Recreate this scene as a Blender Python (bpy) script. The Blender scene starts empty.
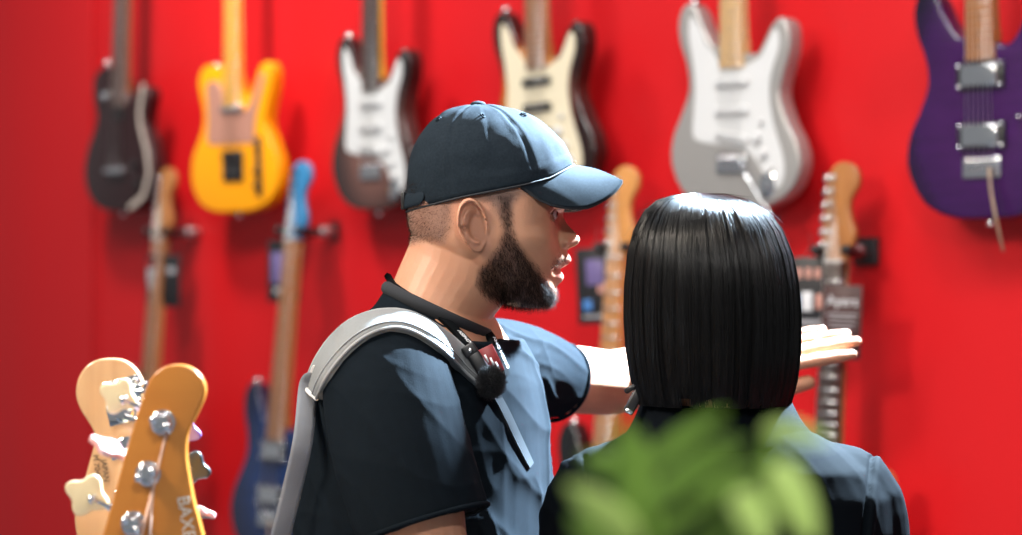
import bpy, bmesh, math, random
import numpy as np
from mathutils import Vector, Matrix, Euler
from mathutils.bvhtree import BVHTree
from mathutils import noise as mnoise

random.seed(4); RNG = np.random.default_rng(7)
SC = bpy.context.scene
COL = SC.collection
R = math.radians
F = 85 / 36 * 1022.0          # focal length in pixels
EYE = 1.52                    # height of the camera

# ---------------------------------------------------------------- camera
cam_d = bpy.data.cameras.new('camera'); cam = bpy.data.objects.new('camera', cam_d)
COL.objects.link(cam); SC.camera = cam
cam.location = (0, 0, EYE); cam.rotation_euler = (R(90), 0, 0)
cam_d.lens = 85; cam_d.sensor_width = 36; cam_d.clip_start = .05; cam_d.clip_end = 60
cam_d.dof.use_dof = True; cam_d.dof.focus_distance = 2.86; cam_d.dof.aperture_fstop = 3.1
# ---------------------------------------------------------------- world, lights, exposure
w = bpy.data.worlds.new('world'); SC.world = w; w.use_nodes = True
bg = w.node_tree.nodes['Background']; bg.inputs[0].default_value = (.95, .97, 1, 1); bg.inputs[1].default_value = .22
vs = SC.view_settings
vs.view_transform = 'Standard'; vs.look = 'None'; vs.gamma = 1; vs.exposure = .15; vs.use_curve_mapping = False
SC.cycles.use_denoising = True
SC.cycles.max_bounces = 6
SC.cycles.sample_clamp_indirect = 6

def area(name, loc, target, size, power, color=(1, 1, 1), size_y=None, spread=180):
    l = bpy.data.lights.new(name, 'AREA'); l.energy = power; l.color = color; l.size = size
    l.spread = R(spread)
    if size_y: l.shape = 'RECTANGLE'; l.size_y = size_y
    o = bpy.data.objects.new(name, l); COL.objects.link(o); o.location = loc
    o.rotation_euler = (Vector(target) - Vector(loc)).to_track_quat('-Z', 'Y').to_euler()
    return o
# a hard cool booth spotlight beyond the two people, upper right
area('booth_spotlight', (1.08, 3.77, 2.79), (.05, 3.0, 1.40), .06, 190, (.60, .81, 1.0), spread=55)
# warm-white ceiling panels
area('ceiling_panel_light', (-1.3, 3.3, 3.6), (-1.0, 5.6, 1.4), 1.4, 42, (1, .97, .93), .5)
area('wall_washer', (-1.35, 5.1, 3.5), (-.62, 5.95, 2.0),   .3, 15, (1, .95, .88), .3, 100)
area('ceiling_panel_light', (-.4, 2.9, 3.6), (.55, 4.8, 1.4), 1.4, 25, (1, .97, .93), .5)
area('ceiling_panel_light', (-1.9, 1.9, 2.9), (-.2, 3, 1.4), .6, 14, (1, .88, .74), spread=70)
area('ceiling_panel_light', (.3, .2, 2.9), (.1, 3.4, 1.4), .14, 30, (1, .96, .92))
area('ceiling_panel_light', (.25, 2.75, 3.4), (.25, 2.75, 1), .5, 18, (.95, .97, 1))

# ---------------------------------------------------------------- projection of the measured positions
def P(px, py, d):
    return Vector(((px - 511) / F * d, d, EYE - (py - 267.5) / F * d))
WA = R(47); WM = -math.tan(WA); WZ = 5.13       # plane the guitars hang in
NW = Vector((math.sin(WA), math.cos(WA), 0))    # into the wall
def W(px, py, off=0.0):
    """point of the guitar plane (moved off metres towards the wall) along a sight line"""
    z0 = WZ + off / math.cos(WA)
    d = z0 / (1 - WM * (px - 511) / F)
    return P(px, py, d)

# ---------------------------------------------------------------- mesh helpers
def empty(name, loc=(0, 0, 0), rot=(0, 0, 0), label=None, cat=None, group=None, scale=1):
    o = bpy.data.objects.new(name, None); COL.objects.link(o)
    o.location = loc; o.rotation_euler = rot; o.scale = (scale,) * 3
    tag(o, label, cat, group); o.empty_display_size = .05
    return o
def tag(o, label=None, cat=None, group=None, kind=None):
    if label: o['label'] = label
    if cat: o['category'] = cat
    if group: o['group'] = group
    if kind: o['kind'] = kind
    return o
def link(name, me, mat=None, parent=None, world=False, smooth=True, label=None):
    o = bpy.data.objects.new(name, me); COL.objects.link(o)
    if mat is not None and not me.materials: me.materials.append(mat)
    if smooth: me.polygons.foreach_set('use_smooth', [True] * len(me.polygons))
    if parent is not None:
        o.parent = parent
        if world:
            m = Matrix.Identity(4); q = parent
            while q is not None:
                m = q.matrix_parent_inverse @ q.matrix_basis @ m if q.parent else q.matrix_basis @ m
                q = q.parent
            o.matrix_parent_inverse = m.inverted()
    if label: o['label'] = label
    return o
def quads_mesh(name, V, Q):
    V = np.asarray(V, np.float32).reshape(-1, 3); Q = np.asarray(Q, np.int32)
    k = Q.shape[1]; me = bpy.data.meshes.new(name)
    me.vertices.add(len(V)); me.vertices.foreach_set('co', V.ravel())
    me.loops.add(Q.size); me.loops.foreach_set('vertex_index', Q.ravel())
    me.polygons.add(len(Q)); me.polygons.foreach_set('loop_start', np.arange(0, Q.size, k, dtype=np.int32))
    me.update(calc_edges=True); me.validate()
    return me
class MB:
    """collects shapes into one mesh"""
    def __init__(s): s.bm = bmesh.new()
    def box(s, c, size, rot=None, bev=0.0, seg=2, taper=None):
        b = bmesh.new(); bmesh.ops.create_cube(b, size=1)
        for v in b.verts:
            v.co = Vector((v.co.x * size[0], v.co.y * size[1], v.co.z * size[2]))
            if taper and v.co.z > 0: v.co.x *= taper; 
        if bev: bmesh.ops.bevel(b, geom=b.edges[:], offset=bev, segments=seg, affect='EDGES', profile=.5)
        m = Matrix.Translation(c)
        if rot is not None: m = m @ (rot if isinstance(rot, Matrix) else Euler(rot).to_matrix().to_4x4())
        s._add(b, m); return s
    def cyl(s, a, b_, r, r2=None, seg=16, bev=0.0):
        a = Vector(a); b_ = Vector(b_); d = b_ - a
        b = bmesh.new(); bmesh.ops.create_cone(b, cap_ends=True, segments=seg, radius1=r, radius2=r if r2 is None else r2, depth=d.length)
        if bev:
            e = [e for e in b.edges if abs(e.verts[0].co.z - e.verts[1].co.z) < 1e-6]
            bmesh.ops.bevel(b, geom=e, offset=bev, segments=2, affect='EDGES', profile=.5)
        m = Matrix.Translation((a + b_) / 2) @ d.to_track_quat('Z', 'Y').to_matrix().to_4x4()
        s._add(b, m); return s
    def ball(s, c, r, scale=(1, 1, 1), rot=None, seg=20):
        b = bmesh.new(); bmesh.ops.create_uvsphere(b, u_segments=seg, v_segments=seg * 2 // 3, radius=r)
        for v in b.verts: v.co = Vector((v.co.x * scale[0], v.co.y * scale[1], v.co.z * scale[2]))
        m = Matrix.Translation(c)
        if rot is not None: m = m @ (rot if isinstance(rot, Matrix) else Euler(rot).to_matrix().to_4x4())
        s._add(b, m); return s
    def prism(s, pts, y0, y1, bev=0.0, seg=3, m=None):
        """outline pts in x,z extruded from y0 (front) to y1 (back)"""
        b = bmesh.new()
        f = b.faces.new([b.verts.new((p[0], y0, p[1])) for p in pts])
        ex = bmesh.ops.extrude_face_region(b, geom=[f])
        vs_ = [g for g in ex['geom'] if isinstance(g, bmesh.types.BMVert)]
        for v in vs_: v.co.y = y1
        bmesh.ops.recalc_face_normals(b, faces=b.faces[:])
        if bev:
            e = [e for e in b.edges if abs(e.verts[0].co.y - e.verts[1].co.y) < 1e-7]
            bmesh.ops.bevel(b, geom=e, offset=bev, segments=seg, affect='EDGES', profile=.5, clamp_overlap=True)
        s._add(b, m or Matrix.Identity(4)); return s
    def loft(s, rings, seg=24, cap=True, p=2.0):
        """rings: (centre, axis1, axis2)"""
        b = bmesh.new(); L = []
        for c, a1, a2 in rings:
            c = Vector(c); a1 = Vector(a1); a2 = Vector(a2); r = []
            for k in range(seg):
                t = 2 * math.pi * k / seg; x = math.cos(t); y = math.sin(t)
                x = math.copysign(abs(x) ** (2 / p), x); y = math.copysign(abs(y) ** (2 / p), y)
                r.append(b.verts.new(c + a1 * x + a2 * y))
            L.append(r)
        for A, B in zip(L, L[1:]):
            for k in range(seg): b.faces.new((A[k], A[(k + 1) % seg], B[(k + 1) % seg], B[k]))
        if cap: b.faces.new(L[0][::-1]); b.faces.new(L[-1])
        bmesh.ops.recalc_face_normals(b, faces=b.faces[:])
        s._add(b, Matrix.Identity(4)); return s
    def tube(s, pts, rad, seg=16, sub=5, flat=1.0, up=None, ends=True):
        """round-ended tube along a smooth curve; rad number or list; flat squeezes along up"""
        pts = [Vector(p) for p in pts]
        if not hasattr(rad, '__len__'): rad = [rad] * len(pts)
        C, Rr = smooth(pts, sub), smooth1(rad, sub)
        if ends:
            d0 = (C[0] - C[1]).normalized(); d1 = (C[-1] - C[-2]).normalized()
            A = [(C[0] + d0 * Rr[0] * math.sin(t), Rr[0] * math.cos(t)) for t in (1.45, 1.2, .8, .4)]
            B = [(C[-1] + d1 * Rr[-1] * math.sin(t), Rr[-1] * math.cos(t)) for t in (.4, .8, 1.2, 1.45)]
            C = [a[0] for a in A] + C + [x[0] for x in B]; Rr = [a[1] for a in A] + Rr + [x[1] for x in B]
        rings = []; u = Vector(up) if up is not None else None
        n = None
        for i, c in enumerate(C):
            t = (C[min(i + 1, len(C) - 1)] - C[max(i - 1, 0)]).normalized()
            if n is None:
                n = u if u is not None else (Vector((0, 0, 1)) if abs(t.z) < .9 else Vector((1, 0, 0)))
            if u is not None: n = u
            n = (n - t * n.dot(t)).normalized(); bb = t.cross(n)
            rings.append((c, n * Rr[i] * flat, bb * Rr[i]))
        return s.loft(rings, seg)
    def _add(s, b, m):
        b.transform(m); me = bpy.data.meshes.new('t'); b.to_mesh(me); b.free()
        s.bm.from_mesh(me); bpy.data.meshes.remove(me)
    def mesh(s, name='m'):
        me = bpy.data.meshes.new(name); s.bm.to_mesh(me); s.bm.free(); return me
    def build(s, name, mat, parent=None, world=False, smooth=True, label=None, auto=None):
        o = link(name, s.mesh(name), mat, parent, world, smooth, label)
        if auto is not None:
            m = o.data; m.set_sharp_from_angle(angle=R(auto))
        return o
def smooth(pts, sub):
    out = []
    n = len(pts)
    for i in range(n - 1):
        p0 = pts[max(i - 1, 0)]; p1 = pts[i]; p2 = pts[i + 1]; p3 = pts[min(i + 2, n - 1)]
        for k in range(sub):
            t = k / sub
            out.append(.5 * ((2 * p1) + (p2 - p0) * t + (2 * p0 - 5 * p1 + 4 * p2 - p3) * t * t + (3 * p1 - p0 - 3 * p2 + p3) * t ** 3))
    out.append(pts[-1] * 1.0)
    return out
def smooth1(v, sub): return [float(a) for a in smooth([float(x) for x in v], sub)]
def closed(pts, sub=5):
    n = len(pts); out = []
    P_ = [Vector(p) for p in pts]
    for i in range(n):
        p0, p1, p2, p3 = P_[i - 1], P_[i], P_[(i + 1) % n], P_[(i + 2) % n]
        for k in range(sub):
            t = k / sub
            q = .5 * ((2 * p1) + (p2 - p0) * t + (2 * p0 - 5 * p1 + 4 * p2 - p3) * t * t + (3 * p1 - p0 - 3 * p2 + p3) * t ** 3)
            out.append((q.x, q.y))
    return out
def remesh(mbs, voxel, smooth_it=3, fac=.5, name='m'):
    me = mbs.mesh('tmp'); o = bpy.data.objects.new('tmp', me); COL.objects.link(o)
    m = o.modifiers.new('r', 'REMESH'); m.mode = 'VOXEL'; m.voxel_size = voxel; m.use_smooth_shade = True
    if smooth_it:
        s = o.modifiers.new('s', 'SMOOTH'); s.factor = fac; s.iterations = smooth_it
    bpy.context.view_layer.update()
    dg = bpy.context.evaluated_depsgraph_get()
    out = bpy.data.meshes.new_from_object(o.evaluated_get(dg)); out.name = name
    bpy.data.objects.remove(o); bpy.data.meshes.remove(me)
    return out
def coords(me):
    a = np.empty(len(me.vertices) * 3, np.float32); me.vertices.foreach_get('co', a); return a.reshape(-1, 3).astype(float)
def normals(me):
    a = np.empty(len(me.vertices) * 3, np.float32); me.vertex_normals.foreach_get('vector', a); return a.reshape(-1, 3).astype(float)
def set_coords(me, V): me.vertices.foreach_set('co', V.astype(np.float32).ravel()); me.update()
def paint(me, rgb, name='Col'):
    a = me.color_attributes.new(name, 'FLOAT_COLOR', 'POINT')
    c = np.ones((len(me.vertices), 4), np.float32); c[:, :3] = rgb
    a.data.foreach_set('color', c.ravel())
def sstep(a, b, x):
    t = np.clip((x - a) / (b - a), 0, 1); return t * t * (3 - 2 * t)
def px_of(V):
    """where world points fall in the measuring frame"""
    V = np.asarray(V); return 511 + V[:, 0] / V[:, 1] * F, 267.5 - (V[:, 2] - EYE) / V[:, 1] * F

# ---------------------------------------------------------------- materials
def mat(name, color=(.5, .5, .5), rough=.5, metal=0.0, coat=0.0, spec=.5, bump=None, var=None, sheen=0, sss=0, attr=False,
        aniso=0, trans=0, emit=None, grain=None):
    m = bpy.data.materials.new(name); m.use_nodes = True; nt = m.node_tree; b = nt.nodes['Principled BSDF']
    b.inputs['Base Color'].default_value = (*color, 1); b.inputs['Roughness'].default_value = rough
    b.inputs['Metallic'].default_value = metal; b.inputs['Coat Weight'].default_value = coat
    b.inputs['Coat Roughness'].default_value = .06
    b.inputs['Specular IOR Level'].default_value = spec; b.inputs['Sheen Weight'].default_value = sheen
    if sheen: b.inputs['Sheen Roughness'].default_value = .4
    if sss:
        b.inputs['Subsurface Weight'].default_value = sss; b.inputs['Subsurface Radius'].default_value = (1, .35, .2)
        b.inputs['Subsurface Scale'].default_value = .006
    if aniso: b.inputs['Anisotropic'].default_value = aniso
    if trans: b.inputs['Transmission Weight'].default_value = trans
    if emit: b.inputs['Emission Color'].default_value = (*emit[0], 1); b.inputs['Emission Strength'].default_value = emit[1]
    N = nt.nodes.new; L = nt.links.new
    tc = N('ShaderNodeTexCoord'); src = None
    if attr:
        a = N('ShaderNodeAttribute'); a.attribute_name = 'Col'; src = a.outputs['Color']
    if var:      # (scale vector, strength, second colour)
        mp = N('ShaderNodeMapping'); mp.inputs['Scale'].default_value = var[0]
        nz = N('ShaderNodeTexNoise'); nz.inputs['Scale'].default_value = 1; nz.inputs['Detail'].default_value = 6
        L(tc.outputs['Object'], mp.inputs[0]); L(mp.outputs[0], nz.inputs['Vector'])
        cr = N('ShaderNodeValToRGB'); cr.color_ramp.elements[0].position = .5 - .5 * var[1]; cr.color_ramp.elements[1].position = .5 + .5 * var[1]
        L(nz.outputs[0], cr.inputs[0])
        mx = N('ShaderNodeMix'); mx.data_type = 'RGBA'; L(cr.outputs[0], mx.inputs[0])
        if src: L(src, mx.inputs[6])
        else: mx.inputs[6].default_value = (*color, 1)
        if attr:
            mx.blend_type = 'MULTIPLY'
        mx.inputs[7].default_value = (*var[2], 1); src = mx.outputs[2]
    if src: L(src, b.inputs['Base Color'])
    if bump:     # (scale vector, strength, distance)
        mp = N('ShaderNodeMapping'); mp.inputs['Scale'].default_value = bump[0]
        nz = N('ShaderNodeTexNoise'); nz.inputs['Scale'].default_value = 1; nz.inputs['Detail'].default_value = 5
        bp = N('ShaderNodeBump'); bp.inputs['Strength'].default_value = bump[1]; bp.inputs['Distance'].default_value = bump[2]
        L(tc.outputs['Object'], mp.inputs[0]); L(mp.outputs[0], nz.inputs['Vector']); L(nz.outputs[0], bp.inputs['Height'])
        L(bp.outputs[0], b.inputs['Normal'])
    return m
def burst(name, mid, edge, cx, cz, sx, sz, r0=.55, r1=1.0, third=None, coat=.45, rough=.25, metal=0, veins=0):
    """sunburst finish: colour runs from the middle of the body to its rim"""
    m = mat(name, mid, rough, metal, coat); nt = m.node_tree; N = nt.nodes.new; L = nt.links.new; b = nt.nodes['Principled BSDF']
    tc = N('ShaderNodeTexCoord'); mp = N('ShaderNodeMapping'); mp.vector_type = 'POINT'
    mp.inputs['Location'].default_value = (-cx / sx, 0, -cz / sz); mp.inputs['Scale'].default_value = (1 / sx, 0, 1 / sz)
    ln = N('ShaderNodeVectorMath'); ln.operation = 'LENGTH'
    cr = N('ShaderNodeValToRGB'); e = cr.color_ramp.elements
    e[0].position = r0; e[0].color = (*mid, 1); e[1].position = r1; e[1].color = (*edge, 1)
    if third: k = e.new((r0 + r1) / 2); k.color = (*third, 1)
    L(tc.outputs['Object'], mp.inputs[0]); L(mp.outputs[0], ln.inputs[0]); L(ln.outputs['Value'], cr.inputs[0])
    out = cr.outputs[0]
    if veins:
        m2 = N('ShaderNodeMapping'); m2.inputs['Scale'].default_value = (9, 1, 60)
        nz = N('ShaderNodeTexNoise'); nz.inputs['Scale'].default_value = 1; nz.inputs['Detail'].default_value = 4
        mx = N('ShaderNodeMix'); mx.data_type = 'RGBA'; mx.blend_type = 'MULTIPLY'; mx.inputs[0].default_value = veins
        L(tc.outputs['Object'], m2.inputs[0]); L(m2.outputs[0], nz.inputs['Vector']); L(out, mx.inputs[6]); L(nz.outputs['Fac'], mx.inputs[7]); out = mx.outputs[2]
    L(out, b.inputs['Base Color'])
    return m
CHROME = mat('chrome', (.82, .84, .87), .12, 1)
NICKEL = mat('brushed_nickel', (.62, .62, .62), .3, 1)
FRET = mat('fret_wire_metal', (.8, .8, .8), .25, 1)
STRING = mat('string_metal', (.75, .72, .68), .3, 1)
BLACK = mat('black_plastic', (.012, .012, .013), .35)
BLACKM = mat('matte_black_metal', (.02, .02, .022), .5)
WHITEP = mat('white_plastic', (.66, .66, .66), .3)
CREAMP = mat('cream_plastic', (.75, .66, .48), .3)
ROSEWOOD = mat('dark_fretboard_wood', (.02, .012, .01), .45, var=((30, 30, 4), .4, (.05, .025, .018)))
MAPLE = mat('pale_maple', (.78, .50, .22), .3, coat=.6, var=((40, 40, 3), .5, (.66, .38, .14)))
MAPLEY = mat('amber_maple', (.95, .50, .05), .3, coat=.6, var=((40, 40, 3), .5, (.85, .40, .03)))
ROAST = mat('roasted_maple', (.42, .17, .045), .35, coat=.5, var=((40, 40, 3), .5, (.33, .12, .03)))
ROAST2 = mat('dark_roasted_maple', (.24, .09, .03), .35, coat=.5, var=((40, 40, 3), .5, (.17, .06, .02)))

# ---------------------------------------------------------------- the setting
RED = mat('red_wall_paint', (.62, .008, .010), .42, spec=.35, var=((.9, .9, .25), .6, (.55, .006, .011)), bump=((3, 3, .6), .25, .02))
CARPET = mat('grey_floor_carpet', (.10, .10, .11), .95, bump=((400, 400, 400), .6, .004), var=((60, 60, 60), .5, (.14, .14, .15)))
def wall():
    u = Vector((math.cos(WA), -math.sin(WA), 0)); o0 = Vector((0, WZ + .11 / math.cos(WA), 0))
    ns, nz = 240, 70; V = []
    for j in range(nz + 1):
        z = 3.6 * j / nz
        for i in range(ns + 1):
            s = -5.6 + 9.6 * i / ns
            d = .006 * mnoise.noise(Vector((s * 2.6, 4.1, z * .35))) * 2.6 + .0025 * mnoise.noise(Vector((s * 7, 1, z * .9)))
            V.append(o0 + u * s + NW * d + Vector((0, 0, z)))
    Q = [(j * (ns + 1) + i, j * (ns + 1) + i + 1, (j + 1) * (ns + 1) + i + 1, (j + 1) * (ns + 1) + i) for j in range(nz) for i in range(ns)]
    o = link('wall_back', quads_mesh('wall_back', [tuple(v) for v in V], Q), RED); tag(o, 'tall glossy red display wall', None, None, 'structure')
    m = o.modifiers.new('s', 'SOLIDIFY'); m.thickness = .05; m.offset = -1
    # seam strip of the wall panels, far left
    p = W(91, 300, .105); q = MB(); q.box((p.x, p.y, 1.8), (.012, .006, 3.6), (0, 0, -WA), .001)
    t = q.build('trim_1', RED); tag(t, 'narrow vertical red joint strip on the wall', None, None, 'structure')
    m = MB(); m.box((0, 3.3, -.02), (9, 9, .04)); f = m.build('floor', CARPET, smooth=False); tag(f, 'grey carpeted floor', None, None, 'structure')
wall()
def light_blocker():
    # unseen board added in front of the spotlight to keep the near sleeve in shade
    a = R(180 + 44.8); h = .65; c = Vector((1.08 + h * math.cos(a), 3.77 + h * math.sin(a), 2.79 - .648))
    root = empty('light_blocker', c, (0, 0, a + R(90)), 'small blank white board on two cords, added above the picture to block the spotlight', 'sign')
    MB().box((0, 0, 0), (.125, .012, .088), None, .003).build('board', WHITEP, root)
    for s in (-1, 1): MB().cyl((s * .05, 0, .04), (s * .05, 0, 1.45), .0015, seg=6).build('cord', BLACK, root)
light_blocker()

# ---------------------------------------------------------------- guitars
STRAT = [(0, 0), (-.07, .005), (-.125, .032), (-.158, .09), (-.155, .145), (-.133, .19), (-.114, .235), (-.118, .28), (-.135, .325), (-.141, .365),
         (-.13, .396), (-.108, .405), (-.088, .385), (-.072, .35), (-.052, .322), (-.03, .312), (0, .306), (.03, .30), (.05, .295), (.068, .31), (.09, .345), (.112, .362),
         (.133, .345), (.135, .30), (.118, .25), (.112, .215), (.13, .165), (.155, .12), (.16, .075), (.13, .028), (.07, .003)]
TELE = [(0, 0), (-.08, .003), (-.135, .03), (-.163, .085), (-.158, .15), (-.128, .205), (-.115, .25), (-.125, .30), (-.135, .345), (-.12, .38), (-.08, .39),
        (-.035, .378), (0, .36), (.03, .31), (.045, .285), (.062, .30), (.08, .34), (.10, .375), (.125, .385), (.142, .36), (.14, .32), (.122, .26),
        (.118, .225), (.14, .175), (.163, .12), (.163, .07), (.13, .025), (.07, .003)]
SINGLE = [(0, 0), (-.08, .004), (-.14, .04), (-.163, .10), (-.148, .165), (-.118, .215), (-.11, .25), (-.125, .295), (-.13, .335), (-.112, .365), (-.075, .38),
          (-.03, .368), (0, .34), (.028, .31), (.042, .29), (.062, .298), (.09, .325), (.118, .322), (.128, .295), (.116, .255), (.116, .22), (.145, .165), (.163, .10), (.14, .04), (.08, .004)]
HEAD6 = [(-.021, 0), (-.026, .018), (-.037, .032), (-.038, .05), (-.036, .09), (-.033, .13), (-.03, .16), (-.02, .18), (0, .189), (.025, .184), (.040, .166),
         (.040, .142), (.028, .124), (.022, .105), (.028, .08), (.038, .058), (.036, .036), (.026, .02), (.021, 0)]
HEADT = [(-.021, 0), (-.026, .018), (-.032, .03), (-.034, .09), (-.032, .15), (-.022, .172), (-.004, .178), (.006, .168), (.008, .155), (.018, .15), (.026, .135), (.03, .09), (.028, .04), (.021, 0)]
HEAD33 = [(-.021, 0), (-.03, .03), (-.04, .06), (-.042, .11), (-.036, .165), (-.018, .172), (0, .164), (.018, .172), (.036, .165), (.042, .11), (.04, .06), (.03, .03), (.021, 0)]
NUT = .743
def many(name, mb, mat_, parent, locs):
    o = mb.build(name, mat_, parent); o.location = locs[0]
    for l in locs[1:]:
        c = o.copy(); COL.objects.link(c); c.location = l
def inset(pts, d):
    n = len(pts); out = []
    for i in range(n):
        a = Vector(pts[i - 1]); b = Vector(pts[(i + 1) % n]); t = (b - a).normalized(); nn = Vector((t.y, -t.x))
        out.append(tuple(Vector(pts[i]) + nn * d))
    return out
def knob_mb(x, z, r=.011, h=.014, y=-.001): return MB().cyl((x, y, z), (x, y - h, z), r, r * .82, 20, .002)
GUARD_S = [(-.045, .30), (-.07, .325), (-.082, .352), (-.098, .372), (-.108, .375), (-.11, .34), (-.1, .29), (-.094, .24), (-.098, .19), (-.1, .15), (-.085, .135), (-.03, .125), (.03, .115),
           (.06, .09), (.085, .055), (.11, .04), (.125, .06), (.122, .10), (.1, .16), (.09, .215), (.096, .26), (.112, .30), (.112, .33), (.1, .338), (.085, .315), (.068, .29), (.045, .28), (.028, .276), (-.028, .276)]
GUARD_T = [(-.045, .335), (-.085, .345), (-.1, .33), (-.098, .29), (-.095, .24), (-.095, .185), (-.04, .178), (.03, .178), (.072, .178), (.078, .2), (.085, .25), (.11, .32), (.118, .352), (.102, .352), (.082, .31), (.062, .275), (.045, .262), (.028, .276), (-.028, .276)]
def guitar(px, py, za, label, outline=STRAT, body=None, guard=None, guardm=None, style='sss', neckm=MAPLE, boardm=None, headm=None, head=HEAD6, scale=1.0,
           yaw=0, rx=0, ry=0, knobm=WHITEP, rim_glint=None, off=0.0, sidem=None, group='electric guitars hung on the red wall', tunerm=CHROME, fretw=.0022, pegs='left', arm=False):
    boardm = boardm or neckm; headm = headm or neckm
    rot = Euler((R(rx), R(ry), -WA + R(yaw)), 'XYZ'); rot = (Matrix.Rotation(-WA + R(yaw), 4, 'Z') @ Matrix.Rotation(R(ry), 4, 'Y') @ Matrix.Rotation(R(rx), 4, 'X')).to_euler()
    root = empty('electric_guitar', (0, 0, 0), rot, label, 'guitar', group, scale)
    loc = W(px, py, off) - rot.to_matrix() @ Vector((0, 0, za * scale)); root.location = loc
    out = closed(outline, 5)
    if len(out) and signed(out) < 0: out = out[::-1]
    b = MB().prism(out, 0, .044, .007, 3).build('body', body, root, auto=50)
    if rim_glint:
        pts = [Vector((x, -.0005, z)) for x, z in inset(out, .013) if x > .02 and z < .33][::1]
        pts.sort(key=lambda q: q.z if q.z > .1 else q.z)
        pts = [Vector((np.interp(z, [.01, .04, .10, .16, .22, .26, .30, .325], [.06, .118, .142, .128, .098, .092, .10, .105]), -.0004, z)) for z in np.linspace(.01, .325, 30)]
        MB().tube(pts, .0075, 8, 1, flat=.2, up=(0, 1, 0), ends=True).build('rim_highlight', rim_glint, root)  # pale strip painted in for light reflected along the body's right rim
    if guard: MB().prism(closed(guard, 4), -.0024, .001, .0008, 1).build('pickguard', guardm, root, auto=40)
    # neck and fretboard
    m = MB(); rings = []
    for z in np.linspace(.285, NUT, 12):
        hw = .028 - (.028 - .0215) * (z - .285) / (NUT - .285); th = .024 if z < .33 else .020
        rings.append(((0, .002 + th * .5, z), (hw, 0, 0), (0, th * .5, 0)))
    m.loft(rings, 20); m.box((0, .012, .30), (.055, .022, .05), None, .004)
    m.build('neck', neckm, root)
    m = MB()
    z0, z1 = .272, NUT; hw0, hw1 = .0285, .0215
    bb = bmesh.new()
    vsx = [bb.verts.new(c) for c in ((-hw0, .002, z0), (hw0, .002, z0), (hw1, .002, z1), (-hw1, .002, z1), (-hw0, -.0075, z0), (hw0, -.0075, z0), (hw1, -.0075, z1), (-hw1, -.0075, z1))]
    for q in ((0, 1, 2, 3), (7, 6, 5, 4), (0, 4, 5, 1), (1, 5, 6, 2), (2, 6, 7, 3), (3, 7, 4, 0)): bb.faces.new([vsx[k] for k in q])
    bmesh.ops.recalc_face_normals(bb, faces=bb.faces[:]); m._add(bb, Matrix.Identity(4))
    fb = m.build('fretboard', boardm, root, smooth=False)
    br = .095; fp = dp = None
    for k in range(1, 23):
        z = br + .648 * 2 ** (-k / 12); hw = hw1 + (hw0 - hw1) * (z1 - z) / (z1 - z0)
        if fp is None: fp = f = MB().cyl((-.0215, 0, 0), (.0215, 0, 0), fretw * .6, seg=8).build('fret', FRET, fb)
        else: f = fp.copy(); COL.objects.link(f)
        f.location = (0, -.0078, z); f.scale = (hw / .0215, 1, 1)
        if k in (3, 5, 7, 9, 15, 17, 19, 21):
            zz = br + .648 * 2 ** (-(k - .5) / 12)
            if dp is None: dp = f = MB().cyl((0, .0006, 0), (0, -.0001, 0), .003, seg=10).build('inlay_dot', WHITEP if boardm is ROSEWOOD else BLACK, fb)
            else: f = dp.copy(); COL.objects.link(f)
            f.location = (0, -.0078, zz)
    MB().box((0, -.006, NUT + .0015), (.043, .012, .004), None, .001).build('nut', WHITEP, root)
    hp = closed([(x, z + NUT) for x, z in head], 4); h = MB().prism(hp, .002, .016, .003, 2).build('headstock', headm, root, auto=50)
    # tuners
    T = []
    if pegs == 'left':
        for k in range(6): T.append((-.022 + .0015 * k, NUT + .032 + .0255 * k, -1))
    else:
        for k in range(3): T += [(-.024, NUT + .045 + .04 * k, -1), (.024, NUT + .045 + .04 * k, 1)]
    proto = None
    for (x, z, s) in T:
        if proto is None or (s != proto['sd']):
            m = MB(); m.cyl((0, .002, 0), (0, -.004, 0), .0065, .006, 14, .001); m.cyl((0, -.003, 0), (0, -.014, 0), .0032, seg=12)
            m.box((0, .021, 0), (.014, .01, .016), None, .002); m.cyl((0, .021, 0), (s * .026, .021, 0), .002, seg=8)
            m.ball((s * .033, .021, 0), .0095, (.9, .5, 1.0), seg=12)
            t = m.build('tuner', tunerm, root); proto = t; proto['sd'] = s
        else:
            t = proto.copy(); COL.objects.link(t); t.parent = root
        t.location = (x, 0, z)
    # strings
    for k in range(6):
        m = MB(); xb = -.026 + .0104 * k; xn = -.0175 + .007 * k
        if pegs == 'left': t = T[k]
        else: t = sorted([q for q in T if q[2] == (-1 if k < 3 else 1)], key=lambda q: q[1])[(k if k < 3 else 5 - k)]
        m.tube([(xb, -.013, br), (xn, -.0115, NUT), (t[0], -.008, t[1])], .0007, 5, 1, ends=False).build('string', STRING, root)
    # hardware
    def single(z, slant=0, cov=WHITEP):
        q = MB().box((0, -.006, z), (.084, .009, .018), (0, slant, 0), .004, 3); p = q.build('pickup', cov, root)
        many('pole_piece', MB().cyl((0, .002, 0), (0, -.0008, 0), .0025, seg=8), CHROME, p, [(-.026 + .0104 * k, -.011, z - math.tan(slant) * (-.026 + .0104 * k)) for k in range(6)])
    def humb(z):
        p = MB().box((0, -.004, z), (.096, .008, .046), None, .003).build('pickup_ring', BLACK, root)
        MB().box((0, -.008, z), (.072, .012, .038), None, .003).build('pickup_cover', CHROME, p)
        many('ring_screw', MB().ball((0, 0, 0), .0045, seg=12), CHROME, p, [(sx * .042, -.008, z + sz * .018) for sx in (-1, 1) for sz in (-1, 1)])
    q = MB()
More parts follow.
